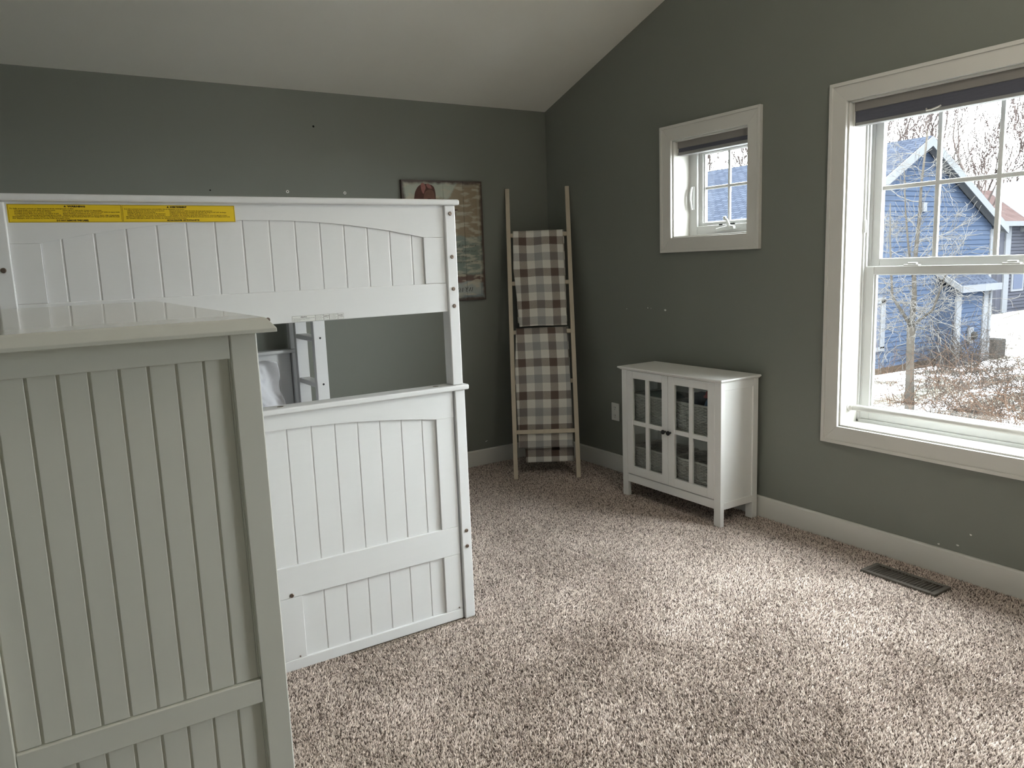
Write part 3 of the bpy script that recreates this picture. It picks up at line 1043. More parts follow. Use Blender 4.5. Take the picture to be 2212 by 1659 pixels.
for a, b in ((-2.511, -2.431), (-2.431, -2.401), (-2.401, -2.381), (-2.381, -2.350), (-2.350, -2.329)):
    rect_line(lt, a, b, 1.248, 1.268, 0.0005, yt)
put_text(lt, 'Attention', -2.482, yt, 1.2622, 0.0052, 0.022, bold=0.0002)
for k, wv in enumerate((0.074, 0.058, 0.024)):
    put_text(lt, ('Read all instructions before assembling this bed frame', 'and keep this label for future reference', 'Made for upper bunk')[k], -2.508, yt, 1.2580 - 0.0037 * k, 0.0036, wv)
for k in range(4):
    put_text(lt, 'bunk bed with slats', -2.429, yt, 1.2642 - 0.0042 * k, 0.0030, 0.026 - 0.005 * (k % 2))
    put_text(lt, 'see assembly guide', -2.379, yt, 1.2642 - 0.0042 * k, 0.0030, 0.026 - 0.004 * (k % 2))
put_text(lt, 'DATE OF', -2.399, yt, 1.2600, 0.0042, 0.016, bold=0.0002)
put_text(lt, 'LOT NO', -2.399, yt, 1.2540, 0.0042, 0.015)
put_text(lt, 'MODEL', -2.348, yt, 1.2600, 0.0042, 0.016, bold=0.0002)
put_text(lt, 'NUMBER', -2.348, yt, 1.2540, 0.0042, 0.017)
lt.build('lettering', ink, sl)

# bunk ladder hooked on the side
bl = thing('bunk_ladder', (-1.92, -0.32, 0), 'white bunk bed ladder seen through the gap between the bunks', 'ladder')
for ya in (-0.175, -0.505):
    s_ = box('stile', bl, bed_white, (-1.9535, -1.886), (ya, ya + 0.042), (0, 1.36), 0.004)
    for z in (0.275, 0.53, 0.792, 1.05):
        MB().lathe((-1.918, ya, z), (0, -1, 0), [(0.006, -0.001), (0.006, 0.0006), (0.0001, 0.0007)], 12).build('screw', knob_black, s_)
for z in (0.275, 0.53, 0.785, 1.043):
    box('rung', bl, bed_white, (-1.951, -1.890), (-0.463, -0.175), (z - 0.014, z + 0.014), 0.004)

# mattress, pillow
mb = MB().box(BX0 + PW + 0.04, BX1 - PW - 0.085, FY + 0.07, -0.11, 0.3485, 0.545)
mat_o = mb.build('mattress', sheet_white, None, 0.035, True, 4)
tag(mat_o, 'white sheeted mattress on the lower bunk', 'mattress')


def pillow(x0, x1, y, z0, z1, seed):
    n, m_ = 70, 50
    vs_, fs_ = [], []
    for side in (0, 1):
        for j in range(m_ + 1):
            for i in range(n + 1):
                u, v = i / n, j / m_
                ed = (1 - abs(2 * u - 1) ** 3.2) * (1 - abs(2 * v - 1) ** 3.2)
                th = 0.085 * max(ed, 0) ** 0.55
                x = x0 + (x1 - x0) * u
                z = z0 + (z1 - z0) * v
                wr_ = mnoise.noise((x * 9 + z * 4 + seed, z * 3, seed)) * 0.055 + abs(mnoise.noise((x * 20 + z * 9, z * 7 + seed, 4.0))) * 0.04 + mnoise.noise((x * 40, z * 22 + seed, 7.0)) * 0.008
                lean = (z - z0) * 0.20
                yy = y + lean + ((-th if side == 0 else th * 0.6) + wr_ * (0.3 + ed))
                x2 = x + mnoise.noise((z * 8, seed, 1.0)) * 0.035 * (1 if u > 0.5 else 0.4)
                z2 = z + mnoise.noise((x * 6, seed, 2.0)) * 0.03 * v - 0.05 * (u ** 3) * v
                vs_.append((x2, yy, z2))
    st = (n + 1) * (m_ + 1)
    for side in (0, 1):
        for j in range(m_):
            for i in range(n):
                a = side * st + j * (n + 1) + i
                q = (a, a + 1, a + n + 2, a + n + 1)
                fs_.append(q if side == 0 else q[::-1])
    for j in range(m_):
        for (i,) in ((0,), (n,)):
            a = j * (n + 1) + i
            fs_.append((a, a + n + 1, a + st + n + 1, a + st))
    for i in range(n):
        for j in (0, m_):
            a = j * (n + 1) + i
            fs_.append((a, a + 1, a + 1 + st, a + st))
    return MB().add(vs_, fs_)


tag(pillow(-2.78, -2.085, -0.30, 0.54, 0.955, 3.1).build('pillow', sheet_white, None, smooth=True), 'crumpled white pillow leaning on the head board of the lower bunk', 'pillow')

# ------------------------------------------------------------------ dresser
DX0, DX1, DY0, DY1 = -3.393, -2.992, -3.465, -2.42
dr = thing('dresser', ((DX0 + DX1) / 2, (DY0 + DY1) / 2, 0), 'tall off-white dresser with beadboard end panel in front of the bunk bed', 'dresser')
tp = MB()
b_ = 0.012
tq = []
for z_, i_ in ((1.3335, 0.0), (1.339, 0.0), (1.352, 0.0095), (1.355, 0.0125)):
    xa_, xb_, ya_ = DX0 - 0.024 + i_, DX1 + 0.024 - i_, DY0 - 0.024 + i_
    tq += [(xa_, ya_, z_), (xb_, ya_, z_), (xb_, DY1 + 0.01, z_), (xa_, DY1 + 0.01, z_)]
tp.add(tq, [(0, 3, 2, 1), (12, 13, 14, 15)] + [(4 * l + k, 4 * l + (k + 1) % 4, 4 * l + 4 + (k + 1) % 4, 4 * l + 4 + k) for l in range(3) for k in range(4)])
tp.build('top', dresser_gloss, dr, 0.0008)
SWD = 0.039
for yy in ((DY0, DY0 + 0.022), (DY1 - 0.022, DY1)):
    box('corner_stile', dr, dresser_white, (DX0, DX0 + SWD), yy, (0, 1.333), 0.002)
    box('corner_stile', dr, dresser_white, (DX1 - SWD, DX1), yy, (0, 1.333), 0.002)
    for z in ((1.2975, 1.333), (0.757, 0.795), (0.06, 0.13)):
        box('end_rail', dr, dresser_white, (DX0 + SWD + 0.0006, DX1 - SWD - 0.0006), (yy[0] + 0.001, yy[1]), z, 0.0012)
px0, px1 = DX0 + SWD, DX1 - SWD
gr = [-3.322 + 0.0362 * k for k in range(9)]


def dresser_planks(y0, y1):
    ed = [px0 + 0.0008] + gr + [px1 - 0.0012]
    for z0, z1 in ((0.7965, 1.299), (0.128, 0.759)):
        for a, b in zip(ed[:-1], ed[1:]):
            box('plank', dr, dresser_white, (a + 0.0018, b - 0.0018), (y0, y1), (z0, z1), 0.0009)
    box('backing', dr, dresser_white, (px0 - 0.01, px1 + 0.01), (y0 + 0.004, y1 + 0.003), (0.06, 1.333), 0)


dresser_planks(DY0 + 0.007, DY0 + 0.015)
box('carcass', dr, dresser_white, (DX0 + 0.01, DX1 - 0.024), (DY0 + 0.0225, DY1 - 0.0225), (0.07, 1.3325), 0)
for k in range(5):
    z0 = 0.10 + k * 0.243
    d_ = box('drawer', dr, dresser_white, (DX1 - 0.024, DX1 - 0.002), (DY0 + 0.045, DY1 - 0.045), (z0, z0 + 0.235), 0.004)
    for yy in (DY0 + 0.28, DY1 - 0.28):
        MB().lathe((DX1 - 0.002, yy, z0 + 0.12), (1, 0, 0), [(0.008, 0), (0.008, 0.012), (0.017, 0.018), (0.015, 0.026), (0.004, 0.028)], 14).build('knob', knob_black, d_, smooth=True)

# ------------------------------------------------------------------ wall sign
sign = thing('wall_sign', (-0.8575, -0.01, 1.178), 'weathered wooden beach sign with script lettering, partly behind the bunk bed', 'sign')
smat = sign_mat()
ex = [-1.156, -1.005, -0.857, -0.706, -0.559]
for a, b in zip(ex[:-1], ex[1:]):
    box('board', sign, smat, (a + 0.0006, b - 0.0006), (-0.022, -0.001), (1.178, 1.972), 0.0012)
ys_ = -0.0226


def smooth_outline(pts, k=5):
    n = len(pts)
    out = []
    for i in range(n):
        p0, p1, p2, p3 = [Vector(pts[(i + j) % n]) for j in (-1, 0, 1, 2)]
        for s in range(k):
            t = s / k
            out.append(tuple(0.5 * ((2 * p1) + (p2 - p0) * t + (2 * p0 - 5 * p1 + 4 * p2 - p3) * t * t + (3 * p1 - p0 - 3 * p2 + p3) * t ** 3)))
    return out


def flat(name, pts, m, y=ys_, t=0.0005):
    if len(pts) > 4:
        pts = smooth_outline(pts)
    return prism(name, sign, m, pts, 'y', (y - t, y + 0.0006))


hair = mat('print_auburn', (0.085, 0.035, 0.026), 0.6, 0.2, var=0.4, vscale=40)
skin = mat('print_tan', (0.17, 0.085, 0.06), 0.6, 0.2, var=0.3, vscale=40)
pinkm = mat('print_pink', (0.30, 0.13, 0.11), 0.6, 0.2, var=0.3, vscale=60)
linem = mat('print_line', (0.42, 0.42, 0.36), 0.6, 0.2)
linedk = mat('print_blue_line', (0.06, 0.11, 0.14), 0.6, 0.2)
hp = [(-1.063, 1.80), (-1.066, 1.87), (-1.05, 1.912), (-1.025, 1.938), (-0.99, 1.947), (-0.95, 1.944), (-0.925, 1.93), (-0.915, 1.90), (-0.914, 1.86), (-0.925, 1.80)]
flat('printed_hair', hp, hair)
flat('printed_face', [(-1.0, 1.79), (-1.0, 1.86), (-0.985, 1.90), (-0.95, 1.912), (-0.925, 1.895), (-0.92, 1.85), (-0.93, 1.79)], skin, ys_ - 0.0006)
flat('printed_lips', [(-0.975, 1.853), (-0.962, 1.857), (-0.952, 1.856), (-0.948, 1.852), (-0.960, 1.849)], hair, ys_ - 0.0012)
flat('printed_bow', [(-1.018, 1.944), (-1.012, 1.90), (-1.0, 1.885), (-0.992, 1.905), (-0.985, 1.915), (-0.985, 1.935), (-0.998, 1.952)], pinkm, ys_ - 0.0012)
flat('printed_bow', [(-0.978, 1.940), (-0.965, 1.922), (-0.94, 1.918), (-0.945, 1.935), (-0.955, 1.945), (-0.968, 1.950)], pinkm, ys_ - 0.0012)
flat('printed_bird', [(-0.83, 1.775), (-0.80, 1.79), (-0.775, 1.788), (-0.748, 1.783), (-0.772, 1.776), (-0.782, 1.768), (-0.80, 1.762), (-0.822, 1.765)], hair)
flat('printed_bird_leg', [(-0.776, 1.768), (-0.773, 1.768), (-0.771, 1.738), (-0.774, 1.738)], hair)
flat('printed_bird_leg', [(-0.784, 1.766), (-0.781, 1.766), (-0.780, 1.736), (-0.783, 1.736)], hair)
for (x0, x1, z0, z1, m_) in ((-0.6, -0.5985, 1.30, 1.936, linem), (-0.592, -0.5905, 1.30, 1.944, linem), (-1.118, -0.6, 1.9345, 1.936, linem), (-1.118, -0.592, 1.9425, 1.944, linem),
                             (-1.12, -1.1185, 1.30, 1.936, linem), (-0.595, -0.5938, 1.212, 1.295, linedk), (-0.586, -0.5848, 1.205, 1.295, linedk), (-1.118, -0.5938, 1.2105, 1.212, linedk), (-1.118, -0.585, 1.2035, 1.205, linedk)):
    flat('border_line', [(x0, z0), (x1, z0), (x1, z1), (x0, z1)], m_, ys_ + 0.0002)
vt = MB()
for txt, xe, z, w_ in (('A little sand', -0.622, 1.540, 0.145), ('between your toes', -0.626, 1.504, 0.190), ('Always takes', -0.697, 1.469, 0.120), ('away your woes', -0.614, 1.433, 0.178)):
    put_text(vt, txt, xe - w_, ys_ - 0.0012, z, 0.024, w_, shear=0.45, bold=-0.0002)
vt.build('printed_verse', ink, sign)


def stroke(mb, pts, w0, w1, y):
    """tapered pen stroke through 2D points"""
    P_ = []
    n = len(pts)
    for i in range(n - 1):
        p0, p1, p2, p3 = [Vector(pts[max(0, min(n - 1, i + k))]) for k in (-1, 0, 1, 2)]
        for s in range(6):
            t = s / 6
            P_.append(0.5 * ((2 * p1) + (p2 - p0) * t + (2 * p0 - 5 * p1 + 4 * p2 - p3) * t * t + (3 * p1 - p0 - 3 * p2 + p3) * t ** 3))
    P_.append(Vector(pts[-1]))
    vs_ = []
    for i, p in enumerate(P_):
        d = (P_[min(i + 1, len(P_) - 1)] - P_[max(0, i - 1)])
        d = d.normalized() if d.length else Vector((1, 0))
        nn = Vector((-d.y, d.x))
        down = max(0, -d.y)
        w_ = w0 + (w1 - w0) * down
        vs_ += [(p.x + nn.x * w_, y, p.y + nn.y * w_), (p.x - nn.x * w_, y, p.y - nn.y * w_)]
    mb.add(vs_, [(2 * i, 2 * i + 1, 2 * i + 3, 2 * i + 2) for i in range(len(P_) - 1)])


hv = MB()
X0, Z0, S_ = -0.835, 1.238, 0.030


def L_(pts, dx):
    stroke(hv, [(X0 + (dx + p[0] + 0.35 * p[1]) * S_, Z0 + p[1] * S_) for p in pts], 0.0005, 0.0019, ys_ - 0.0012)


L_([(-0.3, 1.2), (0.0, 1.75), (0.4, 1.7), (0.3, 0.9), (0.1, 0.1), (-0.25, -0.05)], 0)          # H left
L_([(1.5, 1.75), (1.15, 1.75), (1.0, 1.2), (1.0, 0.4), (1.1, 0.0), (1.4, 0.15)], 0)             # H right
L_([(-0.1, 0.8), (0.5, 1.0), (1.1, 0.85)], 0)
L_([(0.75, 0.8), (0.45, 0.95), (0.1, 0.55), (0.15, 0.05), (0.5, 0.15), (0.75, 0.85), (0.7, 0.2), (0.85, 0.0), (1.15, 0.35)], 1.5)   # a
L_([(0.0, 0.35), (0.2, 0.9), (0.3, 0.5), (0.35, 0.0), (0.75, 0.5), (0.8, 0.95), (1.1, 0.8)], 2.6)            # v
L_([(0.0, 0.8), (0.35, 0.5), (0.55, 0.75), (0.4, 0.98), (0.1, 0.65), (0.15, 0.08), (0.45, 0.02), (0.85, 0.4)], 3.75)   # e
L_([(0.0, 0.4), (0.2, 0.92), (0.2, 0.5), (0.15, 0.0), (0.5, 0.75), (0.75, 0.9), (0.8, 0.5), (0.75, 0.08), (0.9, 0.0), (1.15, 0.35)], 4.6)   # n
hv.build('printed_place_name', ink, sign)

# ------------------------------------------------------------------ blanket ladder and throws
b0 = Vector((-0.667, -0.489, 0.0))
b1 = Vector((-0.322, -0.718, 0.0))
t0 = Vector((-0.356, -0.026, 1.925))
U_ = (b1 - b0).normalized()
Wv = (t0 - b0)
Wv = (Wv - U_ * Wv.dot(U_)).normalized()
Nv = U_.cross(Wv).normalized()
LM = Matrix(((U_.x, Wv.x, Nv.x, b0.x), (U_.y, Wv.y, Nv.y, b0.y), (U_.z, Wv.z, Nv.z, b0.z), (0, 0, 0, 1)))


def lbox(name, parent, m, u, w, n, bev=0.002):
    mb = MB().box(u[0], u[1], w[0], w[1], n[0], n[1])
    mb.v = [tuple(LM @ Vector(p)) for p in mb.v]
    return mb.build(name, m, parent, bev)


lad = thing('blanket_ladder', ((b0.x + b1.x) / 2, (b0.y + b1.y) / 2, 0), 'pale pine blanket ladder leaning into the corner', 'ladder')
LT = 2.008
lbox('stile', lad, pine, (-0.013, 0.0155), (0.008, LT), (-0.022, 0))
lbox('stile', lad, pine, (0.4015, 0.430), (0.008, LT + 0.004), (-0.022, 0))
RW = (1.674, 1.334, 0.994, 0.654, 0.319)
for w_ in RW:
    lbox('rung', lad, pine, (0.0155, 0.4015), (w_ - 0.0135, w_ + 0.0135), (-0.021, -0.002))

plaid = plaid_mat()


def throw(name, label, rung, prof_front, prof_back, ufront, uback, uvoff, seed, tagp=None):
    """cloth over a rung. prof_*: lists of (w, n) down the front / back; u*(s) gives left and right edge"""
    fr_p = [Vector(p) for p in prof_front]
    bk_p = [Vector(p) for p in prof_back]
    path = list(reversed(bk_p)) + fr_p
    # resample
    L = [0]
    for a, b in zip(path[:-1], path[1:]):
        L.append(L[-1] + (b - a).length)
    tot = L[-1]
    sb = 0
    for a, b in zip(bk_p[:-1], bk_p[1:]):
        sb += (b - a).length
    n = int(tot / 0.012)
    m_ = 30
    vs_, uvs, fs_ = [], [], []
    for j in range(n + 1):
        s = tot * j / n
        i = max(k for k in range(len(L)) if L[k] <= s + 1e-9)
        i = min(i, len(L) - 2)
        p = path[i] + (path[i + 1] - path[i]) * ((s - L[i]) / max(1e-9, L[i + 1] - L[i]))
        front = s >= sb
        sf = s - sb if front else sb - s
        ua, ub = (ufront if front else uback)(abs(sf))
        for k in range(m_ + 1):
            q = k / m_
            u = ua + (ub - ua) * q
            amp = min(1, abs(s - sb) / 0.12)
            dn = 0.007 * amp * math.sin(q * 9 + seed + sf * 5) + 0.006 * amp * mnoise.noise((u * 14 + seed, s * 7, seed))
            dn += 0.004 * amp * abs(2 * q - 1) ** 6 * -1
            vs_.append(LM @ Vector((u, p[0], p[1] + dn)))
            uvs.append((u - uvoff[0] + 0.004 * math.sin(sf * 6 + seed), -(sf if front else -sf) + uvoff[1]))
    for j in range(n):
        for k in range(m_):
            a = j * (m_ + 1) + k
            fs_.append((a, a + 1, a + m_ + 2, a + m_ + 1))
    me = bpy.data.meshes.new(name)
    org = LM @ Vector((0.2, 0.0, 0.0))
    org.z = min(v.z for v in vs_)
    me.from_pydata([tuple(v - org) for v in vs_], [], fs_)
    uvl = me.uv_layers.new(name='cloth')
    for lp in me.loops:
        uvl.data[lp.index].uv = uvs[lp.vertex_index]
    me.materials.append(plaid)
    me.polygons.foreach_set('use_smooth', [True] * len(me.polygons))
    o = link(name, me, None, org)
    md = o.modifiers.new('thickness', 'SOLIDIFY')
    md.thickness = 0.007
    md.offset = 0
    return tag(o, label, 'blanket', 'plaid throws on the blanket ladder')


def lerp(xs, ys2):
    return lambda s: float(np.interp(s, xs, ys2))


e1a, e1b = lerp([0, 0.3, 0.45, 0.7], [0.032, 0.028, 0.042, 0.058]), lerp([0, 0.7], [0.373, 0.378])
r1 = RW[0]
throw('throw_blanket', 'upper brown, grey and cream plaid throw hanging on the blanket ladder', r1,
      [(r1 + 0.028, -0.012), (r1 + 0.023, 0.006), (r1 + 0.008, 0.013), (r1 - 0.1, 0.013), (RW[1], 0.013), (1.18, 0.012), (1.032, 0.010)],
      [(r1 + 0.028, -0.012), (r1 + 0.020, -0.031), (r1 - 0.02, -0.036), (r1 - 0.25, -0.05), (r1 - 0.6, -0.075)],
      lambda s: (e1a(s), e1b(s)), lambda s: (0.045, 0.385), (0.073, 0.1225), 1.0)
e2a, e2b = lerp([0, 0.3, 0.5, 0.8], [0.034, 0.018, 0.021, 0.026]), lerp([0, 0.4, 0.8], [0.372, 0.386, 0.389])
r3 = RW[2]
tb = throw('throw_blanket', 'lower plaid throw tucked behind the bottom rung of the blanket ladder', r3,
      [(r3 + 0.028, -0.012), (r3 + 0.023, 0.006), (r3 + 0.008, 0.013), (r3 - 0.1, 0.013), (RW[3], 0.014), (0.50, 0.008), (0.40, -0.022), (0.345, -0.034), (0.30, -0.034), (0.213, -0.03)],
      [(r3 + 0.028, -0.012), (r3 + 0.020, -0.031), (r3 - 0.02, -0.036), (r3 - 0.25, -0.055), (0.30, -0.070), (0.118, -0.078)],
      lambda s: (e2a(s), e2b(s)), lambda s: (0.045 + 0.03 * s, 0.388 + 0.008 * s), (0.037, 0.062), 2.3)
lbox('care_tag', tb, leather_tag, (0.248, 0.298), (0.196, 0.216), (-0.066, -0.060), 0.001)

# ------------------------------------------------------------------ glass-door cabinet
cab = thing('display_cabinet', (-0.175, -1.545, 0), 'white two-door glass-front cabinet below the small window', 'cabinet')
CY0, CY1, CXF, CXB = -1.930, -1.155, -0.315, -0.030
ct = MB()
o_ = 0.020
ct.add([(CXF - 0.004, CY0 - 0.004, 0.771), (CXB, CY0 - 0.004, 0.771), (CXB, CY1 + 0.004, 0.771), (CXF - 0.004, CY1 + 0.004, 0.771),
        (CXF - o_, CY0 - o_, 0.783), (CXB, CY0 - o_, 0.783), (CXB, CY1 + o_, 0.783), (CXF - o_, CY1 + o_, 0.783),
        (CXF - o_ + 0.003, CY0 - o_ + 0.003, 0.790), (CXB, CY0 - o_ + 0.003, 0.790), (CXB, CY1 + o_ - 0.003, 0.790), (CXF - o_ + 0.003, CY1 + o_ - 0.003, 0.790)],
       [(0, 3, 2, 1), (0, 1, 5, 4), (1, 2, 6, 5), (2, 3, 7, 6), (3, 0, 4, 7), (4, 5, 9, 8), (5, 6, 10, 9), (6, 7, 11, 10), (7, 4, 8, 11), (8, 9, 10, 11)])
ct.build('top', cab_white, cab, 0.0012)
LG = 0.046
for yy in ((CY0, CY0 + LG), (CY1 - LG, CY1)):
    box('leg', cab, cab_white, (CXF, CXF + 0.027), yy, (0, 0.771), 0.002)
    box('leg', cab, cab_white, (CXB - 0.04, CXB), yy, (0, 0.771), 0.002)
for yy in ((CY0 + 0.001, CY0 + 0.018), (CY1 - 0.018, CY1 - 0.001)):
    box('side_rail', cab, cab_white, (CXF + 0.027, CXB - 0.04), yy, (0.729, 0.771), 0.0015)
    box('side_rail', cab, cab_white, (CXF + 0.027, CXB - 0.04), yy, (0.092, 0.130), 0.0015)
    ym = (yy[0] + yy[1]) / 2
    box('side_panel', cab, cab_white, (CXF + 0.025, CXB - 0.038), (ym - 0.003, ym + 0.003), (0.128, 0.731), 0)
box('back_panel', cab, cab_white, (CXB - 0.010, CXB - 0.004), (CY0 + 0.02, CY1 - 0.02), (0.1, 0.771), 0)
box('bottom_panel', cab, cab_white, (CXF + 0.022, CXB - 0.012), (CY0 + 0.02, CY1 - 0.02), (0.128, 0.143), 0)
box('shelf', cab, cab_white, (CXF + 0.03, CXB - 0.012), (CY0 + 0.02, CY1 - 0.02), (0.447, 0.462), 0.001)
box('apron', cab, cab_white, (CXF + 0.002, CXF + 0.02), (CY0 + LG, CY1 - LG), (0.092, 0.139), 0.0015)
yd = (-1.8855, -1.5467, -1.5433, -1.2035)
for (a, b, kn) in ((yd[2], yd[3], yd[2] + 0.033), (yd[0], yd[1], yd[1] - 0.008)):
    d_ = thing('door', (CXF, (a + b) / 2, 0.146), None, None, parent=cab)
    fx_ = (CXF - 0.002, CXF + 0.016)
    st = 0.047
    z0, z1 = 0.1455, 0.769
    frame4(d_, 'door_stile', 'door_rail', cab_white, fx_, (a, b), (z0, z1), st, 0.043, 0.050, 0.0015)
    ga, gb, gz0, gz1 = a + st, b - st, z0 + 0.050, z1 - 0.043
    ym = (ga + gb) / 2
    box('muntin', d_, cab_white, (CXF, CXF + 0.014), (ym - 0.0135, ym + 0.0135), (gz0, gz1), 0.001)
    for (ya, yb) in ((ga, ym - 0.0135), (ym + 0.0135, gb)):
        box('muntin', d_, cab_white, (CXF, CXF + 0.014), (ya, yb), (0.4485, 0.4735), 0.001)
        for (za, zb) in ((gz0, 0.4485), (0.4735, gz1)):
            box('pane', d_, glass, (CXF + 0.007, CXF + 0.009), (ya, yb), (za, zb), 0)
    ky = -1.553 if a < -1.6 else -1.527
    MB().lathe((CXF - 0.002, (-1.5655 if a < -1.6 else -1.5245), 0.452), (-1, 0, 0), [(0.006, 0), (0.005, 0.010), (0.012, 0.015), (0.0135, 0.020), (0.011, 0.025), (0.004, 0.027)], 16).build('knob', knob_black, d_, smooth=True)


def basket_mesh():
    """woven open basket; local coords, x depth 0.19, y length 0.31, z height h"""
    a, b, h = 0.105, 0.158, 0.16
    wv, ns = MB(), 40
    # perimeter with rounded corners
    per = []
    rc = 0.03
    for (cx_, cy_, a0) in ((a - rc, b - rc, 0), (-a + rc, b - rc, 90), (-a + rc, -b + rc, 180), (a - rc, -b + rc, 270)):
        for k in range(5):
            t = math.radians(a0 + 90 * k / 4)
            per.append(Vector((cx_ + rc * math.cos(t), cy_ + rc * math.sin(t), 0)))
    per.append(per[0].copy())
    ln = [0]
    for p, q in zip(per[:-1], per[1:]):
        ln.append(ln[-1] + (q - p).length)
    T = ln[-1]

    def at(s):
        s = s % T
        i = max(k for k in range(len(ln) - 1) if ln[k] <= s)
        p, q = per[i], per[i + 1]
        d = (q - p).normalized()
        return p + (q - p) * ((s - ln[i]) / (ln[i + 1] - ln[i])), Vector((d.y, -d.x, 0))
    nst = 56
    rows = 17
    for r_ in range(rows):
        z = 0.006 + r_ * (h - 0.012) / (rows - 1)
        pts = []
        for k in range(nst * 2):
            p, nn = at(T * k / (nst * 2))
            off = 0.0035 * math.sin(math.pi * (k + 0.5) + 0) * (1 if r_ % 2 else -1) if k % 2 == 0 else 0
            off = 0.0036 * (1 if ((k // 2) + r_) % 2 else -1) if k % 2 == 0 else 0.0
            fl = 1 + 0.06 * z / h
            pts.append(Vector((p.x * fl, p.y * fl, z)) + nn * off)
        pts.append(pts[0])
        wv.tube(pts, 0.0042, 4, cap=False)
    for k in range(nst):
        p, nn = at(T * k / nst)
        wv.tube([p + Vector((0, 0, 0.0)), Vector((p.x * 1.06, p.y * 1.06, h))], 0.0024, 4, cap=False)
    rim = MB()
    pts = [Vector((at(T * k / 60)[0].x * 1.06, at(T * k / 60)[0].y * 1.06, h)) for k in range(61)]
    rim.tube(pts, 0.0062, 6, cap=False)
    base = MB().prism([(p.x, p.y) for p in per[:-1]], 'z', 0.0, 0.004)
    return wv.mesh('weave', basket_mat, smooth=True), rim.mesh('rim', basket_mat, smooth=True), base.mesh('base', basket_mat)


bm_w, bm_r, bm_b = basket_mesh()
for (yc, z, lab) in ((-1.373, 0.464, 'white woven basket on the upper cabinet shelf, behind the left door'), (-1.727, 0.464, 'white woven basket on the upper cabinet shelf, behind the right door'),
                     (-1.373, 0.145, 'white woven basket at the bottom of the cabinet, behind the left door'), (-1.727, 0.145, 'white woven basket at the bottom of the cabinet, behind the right door')):
    k = thing('storage_basket', (-0.166, yc, z), lab, 'basket', 'woven baskets in the cabinet')
    for nm, me in (('weave', bm_w), ('rim', bm_r), ('base', bm_b)):
        link(nm, me, k, (-0.166, yc, z))


def cloth_lump(name, m, x, y, z, label, cat, seed, grp=None):
    mb = MB()
    n = 14
    vs_, fs_ = [], []
    for j in range(n + 1):
        for i in range(n + 1):
            u, v = i / n, j / n
            e = (1 - abs(2 * u - 1) ** 4) * (1 - abs(2 * v - 1) ** 4)
            xx = x[0] + (x[1] - x[0]) * u
            yy = y[0] + (y[1] - y[0]) * v
            vs_.append((xx, yy, z[0] + (z[1] - z[0]) * (0.25 + 0.75 * max(e, 0) ** 0.4) + mnoise.noise((xx * 22 + seed, yy * 22, seed)) * 0.012 * e))
    st = len(vs_)
    vs_ += [(p[0], p[1], z[0]) for p in vs_]
    for j in range(n):
        for i in range(n):
            a = j * (n + 1) + i
            fs_.append((a, a + 1, a + n + 2, a + n + 1))
            fs_.append((a + st, a + n + 1 + st, a + n + 2 + st, a + 1 + st))
    for i in range(n):
        for a, b in ((i, i + 1), (n * (n + 1) + i, n * (n + 1) + i + 1), (i * (n + 1), (i + 1) * (n + 1)), (i * (n + 1) + n, (i + 1) * (n + 1) + n)):
            fs_.append((a, b, b + st, a + st))
    return tag(mb.add(vs_, fs_).build(name, m, None, smooth=True), label, cat, grp)


cloth_lump('folded_cloth', cloth_grey, (-0.245, -0.09), (-1.50, -1.25), (0.48, 0.648), 'grey green folded cloth in the upper basket behind the left door', 'cloth', 1.0)
cloth_lump('folded_cloth', cloth_dark, (-0.245, -0.09), (-1.72, -1.60), (0.48, 0.675), 'dark folded cloth in the upper basket behind the right door', 'cloth', 2.0)
cloth_lump('folded_cloth', cloth_blue, (-0.255, -0.09), (-1.855, -1.725), (0.48, 0.668), 'blue folded cloth in the upper basket behind the right door', 'cloth', 3.0)
cloth_lump('folded_cloth', cloth_red, (-0.235, -0.10), (-1.85, -1.735), (0.662, 0.715), 'dark red folded cloth on top of the blue one in the upper basket', 'cloth', 4.0)

# ------------------------------------------------------------------ outlet and floor vent
ou = thing('wall_outlet', (0, -0.7235, 0.345), 'white duplex wall outlet between the blanket ladder and the cabinet', 'outlet')
box('cover_plate', ou, plastic_white, (-0.006, 0), (-0.762, -0.685), (0.346, 0.466), 0.003)
for zc in (0.433, 0.379):
    r = MB().prism([(-0.7235 + 0.016 * math.cos(t) * (1 if abs(math.cos(t)) < 0.9 else 1), zc + 0.017 * math.sin(t)) for t in [k * math.pi / 10 for k in range(20)]], 'x', -0.0085, -0.0055).build('receptacle', plastic_white, ou, 0.0006)
    for dy in (-0.006, 0.0065):
        box('slot', r, dark_hole, (-0.0088, -0.008), (-0.7235 + dy - 0.0011, -0.7235 + dy + 0.0011), (zc + 0.000, zc + 0.009), 0)
    MB().lathe((-0.0083, -0.7235, zc - 0.008), (-1, 0, 0), [(0.0026, 0), (0.0024, 0.0005)], 8).build('ground_hole', dark_hole, r)
bolt(ou, (-0.006, -0.7235, 0.406), (-1, 0, 0), 0.0028, plastic_white, 'screw')

